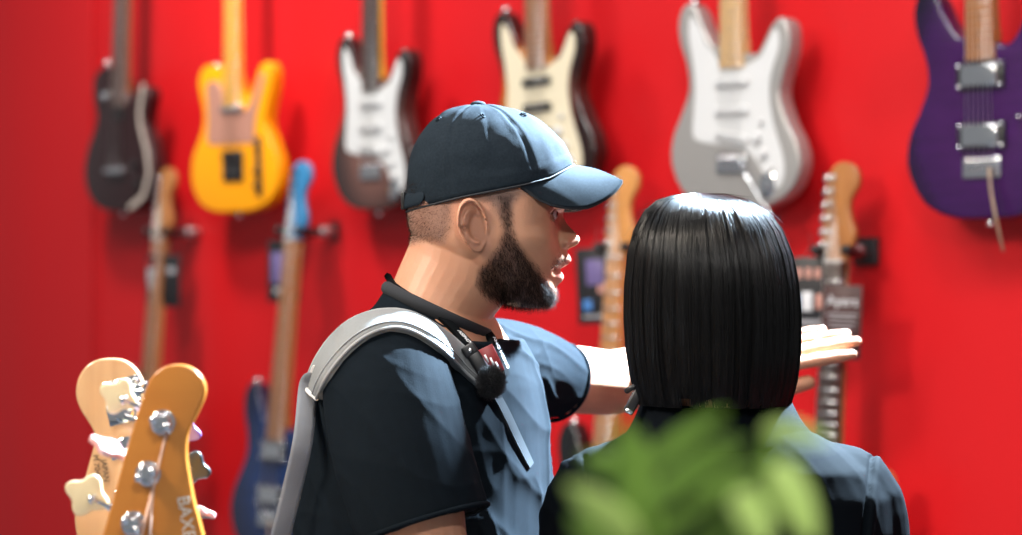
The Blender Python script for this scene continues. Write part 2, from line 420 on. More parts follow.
    if style in ('sss', 'hh'):
        q.box((0, -.004, .088), (.076, .006, .036), None, .002)
        for k in range(6): q.box((-.026 + .0104 * k, -.009, .093), (.0095, .007, .022), None, .0015)
    elif style == 'tele':
        q.box((0, -.003, .12), (.076, .006, .08), None, .002)
        for k in range(3): q.cyl((-.026 + .02 * k, -.01, .1), (-.01 + .02 * k, -.01, .1), .005, seg=10)
    else:
        q.cyl((-.042, -.010, .105), (.042, -.010, .105), .009, seg=16, bev=.002); q.cyl((-.036, 0, .105), (-.036, -.01, .105), .006); q.cyl((.036, 0, .105), (.036, -.01, .105), .006)
    q.build('bridge', CHROME if style != 'tele' else BLACKM, root)
    if style == 'sss':
        dark = guardm is CREAMP
        for z, sl in ((.245, 0), (.19, 0), (.14, .2)): single(z, sl, BLACK if dark else WHITEP)
        for x, z in ((.062, .135), (.078, .105), (.092, .075)): knob_mb(x, z).build('knob', knobm, root)
        MB().box((.073, -.006, .165), (.006, .012, .01), (0, .6, 0), .001).build('selector_switch', knobm, root)
        MB().prism(closed([(.085 + .028 * math.cos(t) * .55 + .012 * math.sin(t), .048 + .028 * math.sin(t) * .9 - .012 * math.cos(t)) for t in np.linspace(0, 6.28, 12, endpoint=False)], 2), -.003, .002, .001, 1).build('jack_plate', CHROME, root)
    elif style == 'tele':
        single(.268, 0, CHROME)
        MB().box((0, -.007, .142), (.074, .01, .02), (0, .2, 0), .003).build('pickup', BLACK, root)
        MB().box((.095, -.002, .115), (.022, .005, .155), (0, R(-2), 0), .002).build('control_plate', BLACKM, root)
        for z in (.10, .065): knob_mb(.095, z, .010, .016).build('knob', BLACK, root)
        MB().box((.095, -.008, .16), (.006, .016, .012), None, .001).build('selector_switch', BLACK, root)
    elif style == 'hh':
        humb(.245); humb(.142)
        for x, z in ((.105, .115), (.125, .075)): knob_mb(x, z, .012, .016).build('knob', CHROME, root)
        MB().cyl((.08, 0, .17), (.08, -.014, .17), .0035).build('selector_switch', CHROME, root)
        MB().tube([(.02, -.012, .085), (.028, -.02, .05), (.04, -.024, 0), (.052, -.022, -.055)], .0028, 8).build('tremolo_arm', mat('tremolo_arm_bronze', (.35, .25, .18), .3, 1), root)
    else:
        MB().box((0, -.001, .25), (.05, .004, .02), None, .001).build('pickup', BLACK, root)
        MB().cyl((-.062, .001, .30), (-.062, -.012, .30), .013, .010, 20, .002).build('selector_switch', CHROME, root)
        for x, z in ((.085, .12), (.1, .075)): knob_mb(x, z, .011, .013).build('knob', BLACK, root)
    if arm:
        MB().tube([(.03, -.012, .09), (.05, -.03, .075), (.085, -.034, .03), (.12, -.034, -.012)], .0026, 8).build('tremolo_arm', CHROME, root)
    MB().cyl((0, .022, .001), (0, .022, -.012), .006, .008, 14, .001).build('strap_button', CHROME, root)
    ub = outline[11] if outline is STRAT else (-.08, .385)
    MB().ball((ub[0] * .96, .012, ub[1] + .002), .009).build('strap_button', CHROME, root)
    return root
def signed(pts):
    return sum(pts[i - 1][0] * pts[i][1] - pts[i][0] * pts[i - 1][1] for i in range(len(pts)))

def hanger(g, armside, label, dz=.035, reach=.11):
    """wall plate, arm and yoke that carries a guitar by its headstock"""
    m = g.matrix_basis; p = m @ Vector((0, .006, NUT + dz * .6))
    root = empty('guitar_hanger', p, (0, 0, -WA), label, 'hanger', 'hangers that carry the lower guitars')
    MB().box((armside, reach - .012, 0), (.055, .022, .052), None, .004).build('wall_plate', BLACKM, root)
    MB().tube([(armside, reach - .015, 0), (armside * .5, reach * .6, 0), (0, .045, 0), (0, .03, 0)], .0085, 10).build('arm', BLACKM, root)
    MB().cyl((armside * .8, reach * .75, 0), (armside * .45, reach * .5, 0), .013, seg=16, bev=.003).build('collar', NICKEL, root)
    for s in (-1, 1):
        MB().tube([(0, .032, -.004), (s * .028, .028, -.006), (s * .036, .0, -.004), (s * .036, -.022, .002)], [.008, .009, .01, .011], 10).build('yoke_prong', BLACK, root)
    return root

GRED = mat('burgundy_gloss_finish', (.022, .005, .006), .3, coat=.3)
G_TELE = mat('butterscotch_yellow_finish', (.95, .36, .002), .3, coat=.3, spec=.3)
G_TGUARD = mat('reflective_copper_pickguard', (.62, .30, .22), .22, .35)
G_SB3 = burst('brown_sunburst_finish', (.20, .09, .07), (.008, .004, .004), 0, .16, .17, .25, .35, .95, (.07, .03, .025))
G_SB4 = burst('amber_sunburst_finish', (.75, .28, .02), (.015, .004, .003), -.02, .19, .15, .22, .45, .95, (.12, .02, .01))
G_WHITE = mat('silver_pearl_finish', (.36, .345, .33), .3, .25, coat=.6)
G_PURP = burst('purple_flame_finish', (.05, .006, .085), (.009, .0015, .022), 0, .19, .17, .26, .5, 1.05, (.04, .004, .075), veins=.5)
G_BLUE = burst('blue_flame_finish', (.01, .04, .16), (.003, .004, .03), 0, .19, .17, .26, .4, 1.0, veins=.6)
G_BLACK = mat('black_gloss_finish', (.006, .006, .007), .25, coat=.4)
G_NAT = mat('natural_ash_finish', (.62, .33, .13), .3, coat=.8, var=((8, 8, 60), .5, (.5, .24, .08)))
G_DARK = mat('walnut_finish', (.06, .025, .015), .3, coat=.8)
GLINTM = mat('pale_rim_glint', (.55, .46, .40), .3)

guitar(117, 211, 0, 'dark burgundy single-cutaway guitar with a painted rim highlight, top left on the red wall', SINGLE, GRED, style='lp', neckm=ROAST2, boardm=mat('greyed_rosewood', (.13, .075, .06), .5), head=HEAD33, pegs='both', scale=.985, yaw=0, ry=2.5, rim_glint=GLINTM)
guitar(234, 212, 0, 'butterscotch yellow single-cutaway guitar with copper pickguard and black bridge', TELE, G_TELE, GUARD_T, G_TGUARD, 'tele', neckm=MAPLEY, head=HEADT, scale=.93, yaw=7, ry=-.5, knobm=BLACK)
guitar(372, 210, 0, 'dark brown sunburst guitar with white pickguard, left of the cap', STRAT, G_SB3, GUARD_S, WHITEP, 'sss', neckm=MAPLEY, boardm=ROSEWOOD, scale=.99, yaw=-3)
guitar(541, 198, 0, 'amber-and-black sunburst guitar with cream pickguard, partly behind the cap', STRAT, G_SB4, GUARD_S, CREAMP, 'sss', neckm=ROAST, scale=1.0, yaw=0, fretw=.004, ry=-2)
guitar(733, 210, 0, 'silvery white guitar with white pickguard above the black-haired person', STRAT, G_WHITE, GUARD_S, WHITEP, 'sss', neckm=MAPLE, scale=1.01, yaw=2, arm=True)
guitar(984, 219, 0, 'glossy purple guitar with two chrome pickups at the right edge', STRAT, G_PURP, None, None, 'hh', neckm=ROAST, scale=1.03, yaw=2, ry=-1)
lower = 'electric guitars hung on the red wall'
g7 = guitar(160, 240, NUT, 'slim roasted-maple-necked guitar hanging behind the two bass headstocks', STRAT, G_DARK, GUARD_S, BLACK, 'sss', neckm=ROAST, rx=-5, scale=.97)
g8 = guitar(293, 240, NUT, 'dark blue guitar with matching blue headstock behind the grey shoulder strap', STRAT, G_BLUE, None, None, 'hh', neckm=ROAST, headm=mat('blue_headstock_finish', (.03, .20, .42), .3, coat=1), rx=-6, tunerm=BLACKM)
g9 = guitar(617, 258, NUT, 'black guitar with caramel neck hanging between the two people', STRAT, G_BLACK, None, None, 'hh', neckm=mat('caramel_maple', (.60, .26, .07), .35, coat=.6), rx=-5, fretw=.005)
g10 = guitar(836, 262, NUT, 'guitar with amber headstock and dark fretboard behind the outstretched hand', STRAT, G_NAT, None, None, 'sss', neckm=ROAST, boardm=ROSEWOOD, rx=-4, scale=.99, fretw=.0055)
hanger(g7, .03, 'black hanger of the guitar furthest left in the lower row', reach=.125)
hanger(g8, .03, 'black hanger carrying the guitar with the blue headstock', reach=.125)
hanger(g9, .0, 'black hanger between the cap brim and the black bob hair')
hanger(g10, -.01, 'black hanger carrying the guitar with amber headstock and dark fretboard', reach=.11)

# ================================================================ people
SKIN = mat('skin', (.5, .28, .19), .48, spec=.35, sss=.12, attr=True, bump=((260, 260, 260), .22, .0012), var=((34, 34, 34), .9, (.86, .78, .74)))
NAVY = mat('navy_cotton', (.0042, .0062, .0088), .9, spec=.04, bump=((700, 700, 700), .35, .0008), var=((120, 120, 120), .9, (.0055, .009, .0128)))
CAPM = mat('slate_blue_cap_twill', (.0075, .0125, .018), .85, spec=.06, bump=((1100, 1100, 1100), .5, .0006), var=((350, 350, 350), .6, (.015, .022, .030)))
CAPUNDER = mat('dark_cap_lining', (.006, .008, .012), .8)
JACKET = mat('dark_navy_jacket_cloth', (.0022, .0036, .0054), .85, spec=.04, bump=((800, 800, 800), .35, .0006))
HAIRM = mat('black_hair', (.004, .0038, .004), .3, spec=.32)
BEARDM = mat('dark_brown_beard_hair', (.016, .009, .006), .6, spec=.08)
TROUS = mat('charcoal_trousers', (.03, .03, .035), .9)
SHOE = mat('black_shoe_leather', (.015, .015, .015), .4)
EYEW = mat('eye_white', (.74, .72, .70), .4, spec=.15)
IRIS = mat('dark_brown_iris', (.012, .007, .005), .2, spec=.4)

HD = 2.97                                   # distance of the head's mid-plane
HC = P(500, 228, HD)                        # head centre
PROF = [  # outline of the profile in measured pixels, clockwise from the brow
    (565, 200), (565.5, 206), (563.5, 212), (563.5, 217), (567, 223), (572, 229), (577, 233.5), (580.3, 238), (579.5, 243), (575, 246.5), (569.5, 248.5), (567, 251),
    (568, 254), (571, 257.5), (572, 261), (568, 264.5), (563.5, 267.5), (560.5, 270), (562.5, 273), (564.5, 277), (563, 281), (558.5, 284.5), (556, 288), (556.5, 292), (557, 297),
    (553, 303), (545, 307.5), (530, 308), (513, 306), (497, 300), (478, 290), (455, 276), (432, 262), (418, 247), (410, 230), (407, 210), (407, 190),
    (411, 168), (422, 146), (440, 127), (463, 115), (488, 111), (512, 113), (533, 122), (549, 137), (559, 155), (563, 175), (564.5, 190)]
BASE = [  # the same without nose and lips
    (562, 200), (562, 206), (560, 212), (559, 217), (558, 223), (558, 229), (558, 233.5), (558, 238), (559, 243), (560, 246.5), (560, 248.5), (560, 251),
    (560, 254), (560.5, 257.5), (560.5, 261), (559.5, 264.5), (558, 267.5), (557, 270), (556.5, 273), (556, 277), (555, 281), (553.5, 284.5), (553, 288), (553, 292), (552, 297),
    (549, 302), (543, 306), (530, 307), (513, 306), (497, 300), (478, 290), (455, 276), (432, 262), (418, 247), (410, 230), (407, 210), (407, 190),
    (411, 168), (422, 146), (440, 127), (463, 115), (488, 111), (512, 113), (533, 122), (549, 137), (559, 155), (561, 175), (561.5, 190)]
def head_mesh(nose=1.0, fat=1.0, nA=420, nB=200):
    """closed head surface: x forward, y to the head's left, z up, origin at HC; returns vertices, faces"""
    s = HD / F
    def polar(L):
        a = []; r = []
        for x, y in L:
            dx, dz = (x - 500) * s, -(y - 228) * s
            a.append(math.atan2(dz, dx)); r.append(math.hypot(dx, dz))
        a = np.array(a); r = np.array(r); o = np.argsort(a); return a[o], r[o]
    A = np.linspace(-math.pi, math.pi, nA, endpoint=False)
    pa, pr = polar(PROF); ba, br_ = polar(BASE)
    def terp(a, r):
        aa = np.concatenate([a - 2 * math.pi, a, a + 2 * math.pi]); rr = np.concatenate([r, r, r])
        v = np.interp(A, aa, rr)
        k = np.array([.06, .24, .4, .24, .06]); vv = sum(k[i] * np.roll(v, i - 2) for i in range(5)); return vv
    rp, rb = terp(pa, pr), terp(ba, br_)
    B = np.linspace(-math.pi / 2, math.pi / 2, nB + 1)[1:-1]
    B = B - .18 * np.sin(2 * B) * .0
    Wd = .079 * fat
    cb, sb = np.cos(B), np.sin(B)
    y = Wd * np.sign(sb) * np.abs(sb) ** .92
    X = np.zeros((nA, len(B), 3))
    for i in range(nA):
        ca, sa = math.cos(A[i]), math.sin(A[i])
        zz = rb[i] * sa * 1.0
        # width of the ridge (nose narrow, lips and chin wider)
        zpx = 228 - rp[i] * sa / s
        sig = np.interp(zpx, [195, 212, 224, 236, 246, 250, 256, 262, 270, 278, 284, 300], [.03, .012, .010, .0135, .0165, .013, .022, .0235, .024, .022, .026, .04])
        pw = np.interp(zpx, [228, 240, 248, 252], [2, 3.4, 3.0, 2])
        g = np.exp(-(np.abs(y) / sig) ** pw)
        r = rb[i] * (cb ** .80) + (rp[i] - rb[i]) * g * nose
        X[i, :, 0] = r * ca; X[i, :, 1] = y; X[i, :, 2] = r * sa
    V = X.reshape(-1, 3)
    poles = np.array([[0, -Wd, 0], [0, Wd, 0]])
    Q = []
    m = len(B)
    idx = np.arange(nA * m).reshape(nA, m); nx = np.roll(idx, -1, axis=0)
    Q = np.stack([idx[:, :-1], idx[:, 1:], nx[:, 1:], nx[:, :-1]], -1).reshape(-1, 4)
    V = np.vstack([V, poles]); n0 = nA * m
    tri = [(n0, idx[i, 0], nx[i, 0]) for i in range(nA)] + [(n0 + 1, nx[i, -1], idx[i, -1]) for i in range(nA)]
    # deformations
    def bump(cx, cy, cz, rad, amt, dirn, both=True, p=2):
        nonlocal V
        for sg in ((-1, 1) if both else (1,)):
            c = np.array([cx, cy * sg, cz]); rad_ = np.array(rad)
            d = np.sum(np.abs((V - c) / rad_) ** p, axis=1); V = V + (np.exp(-d) * amt)[:, None] * np.array([dirn[0], dirn[1] * sg, dirn[2]])
    X_ = lambda px: (px - 500) * s
    Z_ = lambda py: -(py - 228) * s
    # jaw narrows downward and forward; skull narrows at the brow
    jz = sstep(Z_(235), Z_(310), V[:, 2]); fx = sstep(-.02, .07, V[:, 0])
    V[:, 1] *= 1 - .20 * jz - .24 * jz * fx
    V[:, 1] *= 1 - .10 * sstep(.02, .08, V[:, 0]) * (1 - jz)
    bump(X_(556), .033, Z_(216), (.02, .017, .010), .0045, (-1, 0, 0))          # eye sockets
    bump(X_(556), .030, Z_(204), (.02, .024, .008), .004, (1, 0, 0))           # brow
    bump(X_(540), .055, Z_(236), (.025, .02, .014), .005, (.6, .8, 0))         # cheekbone
    bump(X_(545), .042, Z_(262), (.03, .02, .02), .003, (.5, .8, 0))           # cheek
    bump(X_(566), .0165, Z_(242.5), (.010, .007, .0075), .0082, (.3, 1, 0))    # nostril wing
    bump(X_(557), .0215, Z_(243), (.007, .0032, .009), .0042, (-.3, -1, 0))    # crease behind it
    bump(X_(573), .0075, Z_(248), (.006, .004, .003), .0055, (0, 0, 1))        # nostril
    bump(X_(553), .026, Z_(270.5), (.007, .006, .0035), .0035, (-1, -.4, 0))    # mouth corner
    bump(X_(562), .0, Z_(269.5), (.012, .024, .0016), .0032, (-1, 0, 0), False)# line of the lips
    bump(X_(500), .06, Z_(292), (.05, .02, .02), .004, (0, 1, 0))              # jaw fullness
    faces = (V, Q, tri)
    return faces
EYEC = (.0560, .0295, -(214.6 - 228) * HD / F)
def add_head(mbx, M4, **kw):
    V, Q, tri = head_mesh(**kw)
    b = bmesh.new(); vs_ = [b.verts.new(M4 @ Vector(v)) for v in V]
    for q in Q: b.faces.new([vs_[k] for k in q])
    for t in tri: b.faces.new([vs_[k] for k in t])
    bmesh.ops.recalc_face_normals(b, faces=b.faces[:])
    mbx._add(b, Matrix.Identity(4))
def add_ear(mbx, M4, side, px=470, py=227, hw=.0195, hh=.0335):
    """solid ear with rim, groove, inner fold, bowl and lobe. side -1 is the head's right"""
    s = HD / F; cx, cz = (px - 500) * s, -(py - 228) * s
    nR, nT = 46, 90; rows = []
    for j in range(nR + 1):
        rho = j / nR; row = []
        for i in range(nT):
            t = 2 * math.pi * i / nT; c, sn = math.cos(t), math.sin(t)
            # outline: full above, narrow lobe below, flatter in front
            w = hw * (1.06 if sn > -.1 else 1.06 - .30 * (-sn - .1)); h = hh
            u = rho * c * w * (1.0 if c < 0 else .86); v = rho * sn * h
            un, vn = u / hw, v / hh
            # protrusion
            e = .006 + .012 * max(0, min(1, (.75 - un) / 1.6))
            e += .0062 * math.exp(-((rho - .90) / .085) ** 2) * (1 if (sn > -.45 or c < -.75) and not (c > .8 and sn < .25) else .35)
            e -= .0055 * math.exp(-((rho - .70) / .09) ** 2) * (1 if sn > -.35 and c < .75 else .2)
            a = math.hypot((un + .02) / .62, (vn - .0) / .60)
            e += .0042 * math.exp(-((a - 1.0) / .22) ** 2) * (1 if c < .5 else .3)
            bq = math.hypot((un - .18) / .45, (vn + .08) / .42)
            e -= .023 * math.exp(-bq ** 4)
            tq = math.hypot((un - .74) / .18, (vn + .13) / .17); e += .006 * math.exp(-tq ** 2)
            aq = math.hypot((un - .12) / .22, (vn + .56) / .12); e += .0028 * math.exp(-aq ** 2)
            fo = math.hypot((un - .25) / .3, (vn - .52) / .16); e -= .004 * math.exp(-fo ** 2)
            if rho > .93: e -= .004 * ((rho - .93) / .07) ** 2
            tilt = .16
            uu = u + v * -tilt; row.append((uu, v, e))
        rows.append(row)
    b = bmesh.new()
    def pt(u, v, e):
        x = cx + u + (.02 - u) * 0; yb = .0710 + .004 * (1 if v > 0 else 0) - max(0, -v) * .12
        return M4 @ Vector((x, side * (yb + e), cz + v))
    c0 = b.verts.new(pt(*rows[0][0])); R_ = [[b.verts.new(pt(*q)) for q in r] for r in rows[1:]]
    for i in range(nT): b.faces.new((c0, R_[0][i], R_[0][(i + 1) % nT]))
    for A, B_ in zip(R_, R_[1:]):
        for i in range(nT): b.faces.new((A[i], B_[i], B_[(i + 1) % nT], A[(i + 1) % nT]))
    # back: shrinks inwards towards the head
    last = rows[-1]; prev = R_[-1]
    for f_, dy in ((.93, -.004), (.62, -.010), (.55, -.03)):
        ring = [b.verts.new(pt(q[0] * f_ + (.004 if f_ < .9 else 0), q[1] * f_, q[2] + dy)) for q in last]
        for i in range(nT): b.faces.new((prev[i], ring[i], ring[(i + 1) % nT], prev[(i + 1) % nT]))
        prev = ring
    b.faces.new(prev)
    bmesh.ops.recalc_face_normals(b, faces=b.faces[:])
    mbx._add(b, Matrix.Identity(4))
def add_hand(mbx, wrist, fwd, palm, thumb_side, curls, spread=(.10, .03, -.04, -.12), k=1.0, thumb=None):
    """hand: wrist point, direction of the fingers, direction the palm faces, side of the thumb; one curl per finger"""
    wrist = Vector(wrist); f = Vector(fwd).normalized(); n = Vector(palm); n = (n - f * n.dot(f)).normalized()
    t = Vector(thumb_side); t = (t - f * t.dot(f) - n * t.dot(n)).normalized()
    def p(a, b_, c): return wrist + (f * a + t * b_ + n * c) * k
    rings = []
    for a, wd, th, sh in ((-.03, .028, .021, 0), (0, .028, .018, 0), (.02, .034, .018, .002), (.045, .041, .016, .003), (.07, .043, .0145, .001), (.088, .041, .012, -.001), (.096, .034, .009, -.001)):
        rings.append((p(a, sh, 0), t * wd * k, n * th * k))
    mbx.loft(rings, 24, p=2.4)
    mbx.tube([p(.01, .018, .006), p(.035, .028, .012), p(.058, .030, .010)], [.014 * k, .017 * k, .012 * k], 14)   # ball of the thumb
    base = [(.088, .031), (.094, .0105), (.090, -.010), (.080, -.029)]
    lens = [(.043, .026, .021), (.047, .030, .022), (.044, .028, .021), (.034, .021, .019)]
    rad = [.0100, .0102, .0097, .0086]
    for (a, b_), ln, r, cu, sp in zip(base, lens, rad, curls, spread):
        pts = [p(a - .022, b_ * .95, 0), p(a, b_, -.001)]; ang = .0; cur = pts[-1]; rr = [r * 1.05, r * 1.05]
        for q, L in enumerate(ln):
            ang += cu * (.6, 1.0, .7)[q]
            d = (f * math.cos(ang) + n * math.sin(ang)) * math.cos(sp) + t * math.sin(sp)
            mid = cur + d * L * .5 * k; cur = cur + d * L * k
            pts += [mid, cur]; rr += [r * (.93 - .07 * q), r * (1.0 - .10 * q) * (.97 if q < 2 else .80)]
        mbx.tube(pts, [x * k for x in rr], 14, 3)
    th = thumb or ((.020, .030, .004), (.045, .052, .012), (.072, .066, .016), (.098, .072, .018))
    mbx.tube([p(*q) for q in th], [.0155 * k, .0135 * k, .0128 * k, .0105 * k], 14, 4)

# ---------------------------------------------------------------- the man in the cap
man = empty('person', (-.10, 2.97, 0), (0, 0, 0), 'bearded person in slate-blue cap and navy T-shirt, left arm reaching out, seen in profile', 'person')
MH = Matrix.Translation(HC) @ Matrix.Rotation(R(4), 4, 'Z')
YAW = R(26)
tf = Vector((math.cos(YAW), -math.sin(YAW), 0)); tl = Vector((math.sin(YAW), math.cos(YAW), 0))
Zv = Vector((0, 0, 1))
body = MB()
add_head(body, MH); add_ear(body, MH, -1); add_ear(body, MH, 1)
def zpy(py, d=2.97): return EYE - (py - 267.5) / F * d
neck = []
for (xb, yb), (xf, yf), wd in (((383, 312), (478, 352), .078), ((389, 292), (484, 330), .071), ((399, 268), (494, 316), .066), ((409, 245), (506, 301), .064), ((413, 225), (512, 285), .063), ((425, 205), (515, 262), .058)):
    a = P(xb, yb, HD); c = P(xf, yf, HD); neck.append(((a + c) / 2, (c - a) / 2, Vector((0, wd, 0))))
body.loft(neck, 36, p=2.1)
# trunk under the shirt
def trunk(mbx, g=0.0):
    rings = []
    for py, cx, a, bq in ((905, 418, .15, .11), (860, 418, .175, .125), (780, 417, .180, .134), (700, 419, .180, .136), (620, 422, .180, .136), (535, 425, .180, .131), (470, 426, .180, .131), (420, 427, .180, .127), (385, 428, .174, .117),
                          (355, 428, .165, .108), (335, 428, .130, .096), (318, 432, .100, .084), (305, 436, .078, .070)):
        c = P(cx, py, 2.97); tilt = Vector((0, 0, 0))
        rings.append((c, tl * (a + g), tf * (bq + g)))
    mbx.loft(rings, 40, p=2.25)
trunk(body, -.012)
SR = P(388, 378, 2.80); SL = P(500, 366, 3.13)
# right (near) arm hangs, forearm forward
ER = P(432, 590, 2.74); WR = P(560, 640, 2.80)
body.tube([SR, P(405, 450, 2.765), P(418, 520, 2.75), ER], [.060, .062, .054, .046], 22, 6)
WR = P(462, 775, 2.72)
body.tube([ER, P(446, 650, 2.73), P(456, 715, 2.725), WR], [.045, .043, .034, .027], 20, 6)
add_hand(body, WR, (.1, .05, -1), (0, 1, 0), (1, 0, 0), (.25, .3, .35, .4))
# left (far) arm reaches towards the wall
EL = P(612, 383, 3.32); WL = P(722, 365, 3.36)
body.tube([SL, P(540, 376, 3.22), P(590, 381, 3.29), EL], [.048, .047, .0455, .044], 22, 6)
body.tube([EL, P(640, 377, 3.33), P(672, 371, 3.345), P(704, 367, 3.35), WL], [.0445, .043, .038, .033, .030], 20, 6)
hf = (P(858, 334, 3.38) - WL).normalized(); hn = Vector((.0, .62, -.75)); ht = Vector((0, -.75, -.62))
add_hand(body, WL, hf, hn, ht, (.03, .04, .0, -.02), (.04, -.01, .06, .10), k=1.0, thumb=((.012, .024, .006), (.035, .044, .018), (.068, .049, .023), (.110, .045, .026)))
# legs under the trousers
for sg in (-1, 1):
    h = P(418, 880, 2.97) + tl * .095 * sg; kx = h + Vector((.02, 0, -.40)); kx.z = .50
    an = Vector((h.x - .01, h.y, .09))
    body.tube([h, kx, an], [.085, .058, .042], 20, 6)
bm_me = remesh(body, .0017, 2, .5, 'man_body')
V = coords(bm_me); N_ = normals(bm_me)
# head-local measured pixels for every vertex
Lh = (np.array(MH.inverted().to_3x3()) @ (V - np.array(HC)).T).T
hx = 500 + Lh[:, 0] * F / HD; hy = 228 - Lh[:, 2] * F / HD; isH = (V[:, 2] > zpy(345)) & (V[:, 0] < P(600, 0, HD).x) & (np.abs(Lh[:, 1]) < .12)
# eyelids: opening around each eyeball
for sg in (-1, 1):
    e = np.array([EYEC[0], EYEC[1] * sg, EYEC[2]])
    d = Lh - e
    ang = np.arctan2(d[:, 1] * sg, np.maximum(d[:, 0], 1e-4)); zz = d[:, 2]
    near = isH & (d[:, 0] > -.02) & (np.linalg.norm(d, axis=1) < .022)
    half = .0064 * np.sqrt(np.clip(1 - ((ang - .08) / 1.0) ** 2, 0, 1))
    op = near & (np.abs(zz - .0002) < half)
    lid = near & ~op
    r = np.linalg.norm(d, axis=1)
    tgt = np.where(op, .0100, np.maximum(r, .0142))
    tgt = np.where(lid, np.maximum(r, .0138), tgt)
    tgt = np.where(lid & (np.abs(zz) < .009), .0136 + .0012 * np.exp(-((np.abs(zz) - half) / .0014) ** 2) + np.clip(r - .0165, 0, 1) * .5, tgt)
    k = np.where(op, 1.0, np.where(np.abs(zz) < .009, np.clip((.0215 - r) / .004, 0, 1), 1.0 * (r < .0138))) * near
    newd = d / np.maximum(r, 1e-6)[:, None] * tgt[:, None]
    d2 = d + (newd - d) * k[:, None]
    Lh = np.where(near[:, None], e + d2, Lh)
    lash = (lid & (zz > 0)) * np.exp(-((zz - half - .0006) / .0011) ** 2); LASH = lash if sg < 0 else np.maximum(LASH, lash)
V = np.where(isH[:, None], (np.array(MH.to_3x3()) @ Lh.T).T + np.array(HC), V)
set_coords(bm_me, V)
# skin colours that belong to the skin: lips, shaved hair, beard shadow, brows, ear redness
def in_poly(x, y, poly, soft):
    """signed soft mask of a polygon"""
    ins = np.zeros(len(x), bool); dist = np.full(len(x), 1e9); n = len(poly)
    for i in range(n):
        x1, y1 = poly[i]; x2, y2 = poly[(i + 1) % n]
        c = ((y1 > y) != (y2 > y)) & (x < (x2 - x1) * (y - y1) / (y2 - y1 + 1e-9) + x1); ins ^= c
        dx, dy = x2 - x1, y2 - y1; t = np.clip(((x - x1) * dx + (y - y1) * dy) / (dx * dx + dy * dy), 0, 1)
        dist = np.minimum(dist, np.hypot(x - x1 - t * dx, y - y1 - t * dy))
    return np.clip(.5 + np.where(ins, dist, -dist) / soft, 0, 1)
BEARD = [(494, 196), (506, 198), (508, 215), (507, 228), (513, 243), (522, 255), (531, 265), (539, 275), (546, 284), (556, 286), (558, 300), (552, 309), (530, 311), (512, 309), (497, 303), (483, 295), (474, 285), (476, 270), (486, 260), (494, 248), (498, 232), (496, 214)]
SHAVE = [(404, 180), (520, 180), (510, 205), (498, 222), (492, 214), (480, 200), (462, 198), (450, 208), (447, 230), (440, 243), (425, 240), (404, 246)]
base = np.array([.50, .262, .165]); col = np.tile(base, (len(V), 1))
side = np.abs(Lh[:, 1])
def blend(mask, c):
    global col
    col = col * (1 - mask[:, None]) + np.array(c) * mask[:, None]
hm = isH.astype(float)
blend(hm * in_poly(hx, hy, SHAVE, 9) * .62, (.13, .085, .082))
blend(hm * in_poly(hx, hy, BEARD, 7) * .80, (.075, .036, .026))
blend(hm * in_poly(hx, hy, [(549, 262), (557, 255), (565, 253), (569, 257), (565, 262), (556, 265), (549, 268)], 4) * .3, (.16, .08, .055))
lipm = in_poly(hx, hy, [(553, 270), (562, 263), (570, 258), (576, 262), (570, 270), (568, 280), (561, 284), (555, 278)], 3) * (side < .024)
blend(hm * lipm * .75, (.46, .16, .125))
blend(hm * in_poly(hx, hy, [(538, 203), (560, 199), (568, 202), (566, 206), (555, 206), (540, 209)], 3) * (side > .012) * (side < .055) * .75, (.035, .02, .015))
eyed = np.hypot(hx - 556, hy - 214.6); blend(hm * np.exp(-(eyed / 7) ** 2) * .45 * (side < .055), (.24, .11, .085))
blend(hm * np.exp(-(np.hypot(hx - 577, hy - 240) / 9) ** 2) * .28, (.62, .26, .19))
blend(hm * in_poly(hx, hy, [(448, 203), (487, 203), (487, 250), (452, 250)], 5) * (side > .07) * .30, (.66, .30, .20))
blend(LASH * .9, (.02, .012, .01))
paint(bm_me, col)
man_body = link('body', bm_me, SKIN, man, True)
for sg in (-1, 1):
    c = MH @ Vector((EYEC[0], EYEC[1] * sg, EYEC[2]))
    e = MB().ball(c, .0122, seg=28).build('eye', EYEW, man, True)
    g = (MH.to_3x3() @ Vector((.95, -.16 if sg < 0 else -.22, -.02))).normalized()
    MB().ball(c + g * .0078, .0058, seg=18).build('iris', IRIS, e, True)
# beard hair
def strands(me, mask, n, length, width, droop, name, matr, parent, lift=.35, seg=3, seed=3, fwd=(0, 0, -1), curl=.25):
    rg = np.random.default_rng(seed)
    V = coords(me); Nn = normals(me)
    w_ = mask.copy(); idx = rg.choice(len(V), n, p=w_ / w_.sum())
    root = V[idx] + rg.normal(0, .0008, (n, 3)); nn = Nn[idx]
    dr = np.array(fwd, float); out = []
    d = nn * lift + dr * droop + rg.normal(0, curl, (n, 3)); d /= np.linalg.norm(d, axis=1)[:, None]
    L = length * (.5 + rg.random(n)) / seg
    pts = [root - nn * .0006]; cur = root
    for k in range(seg):
        cur = cur + d * L[:, None]; pts.append(cur)
        d = d + dr * .25 + rg.normal(0, curl * .6, (n, 3)); d /= np.linalg.norm(d, axis=1)[:, None]
    Pn = np.stack(pts, 1)
    return fibre_mesh(Pn, width, name, matr, parent)
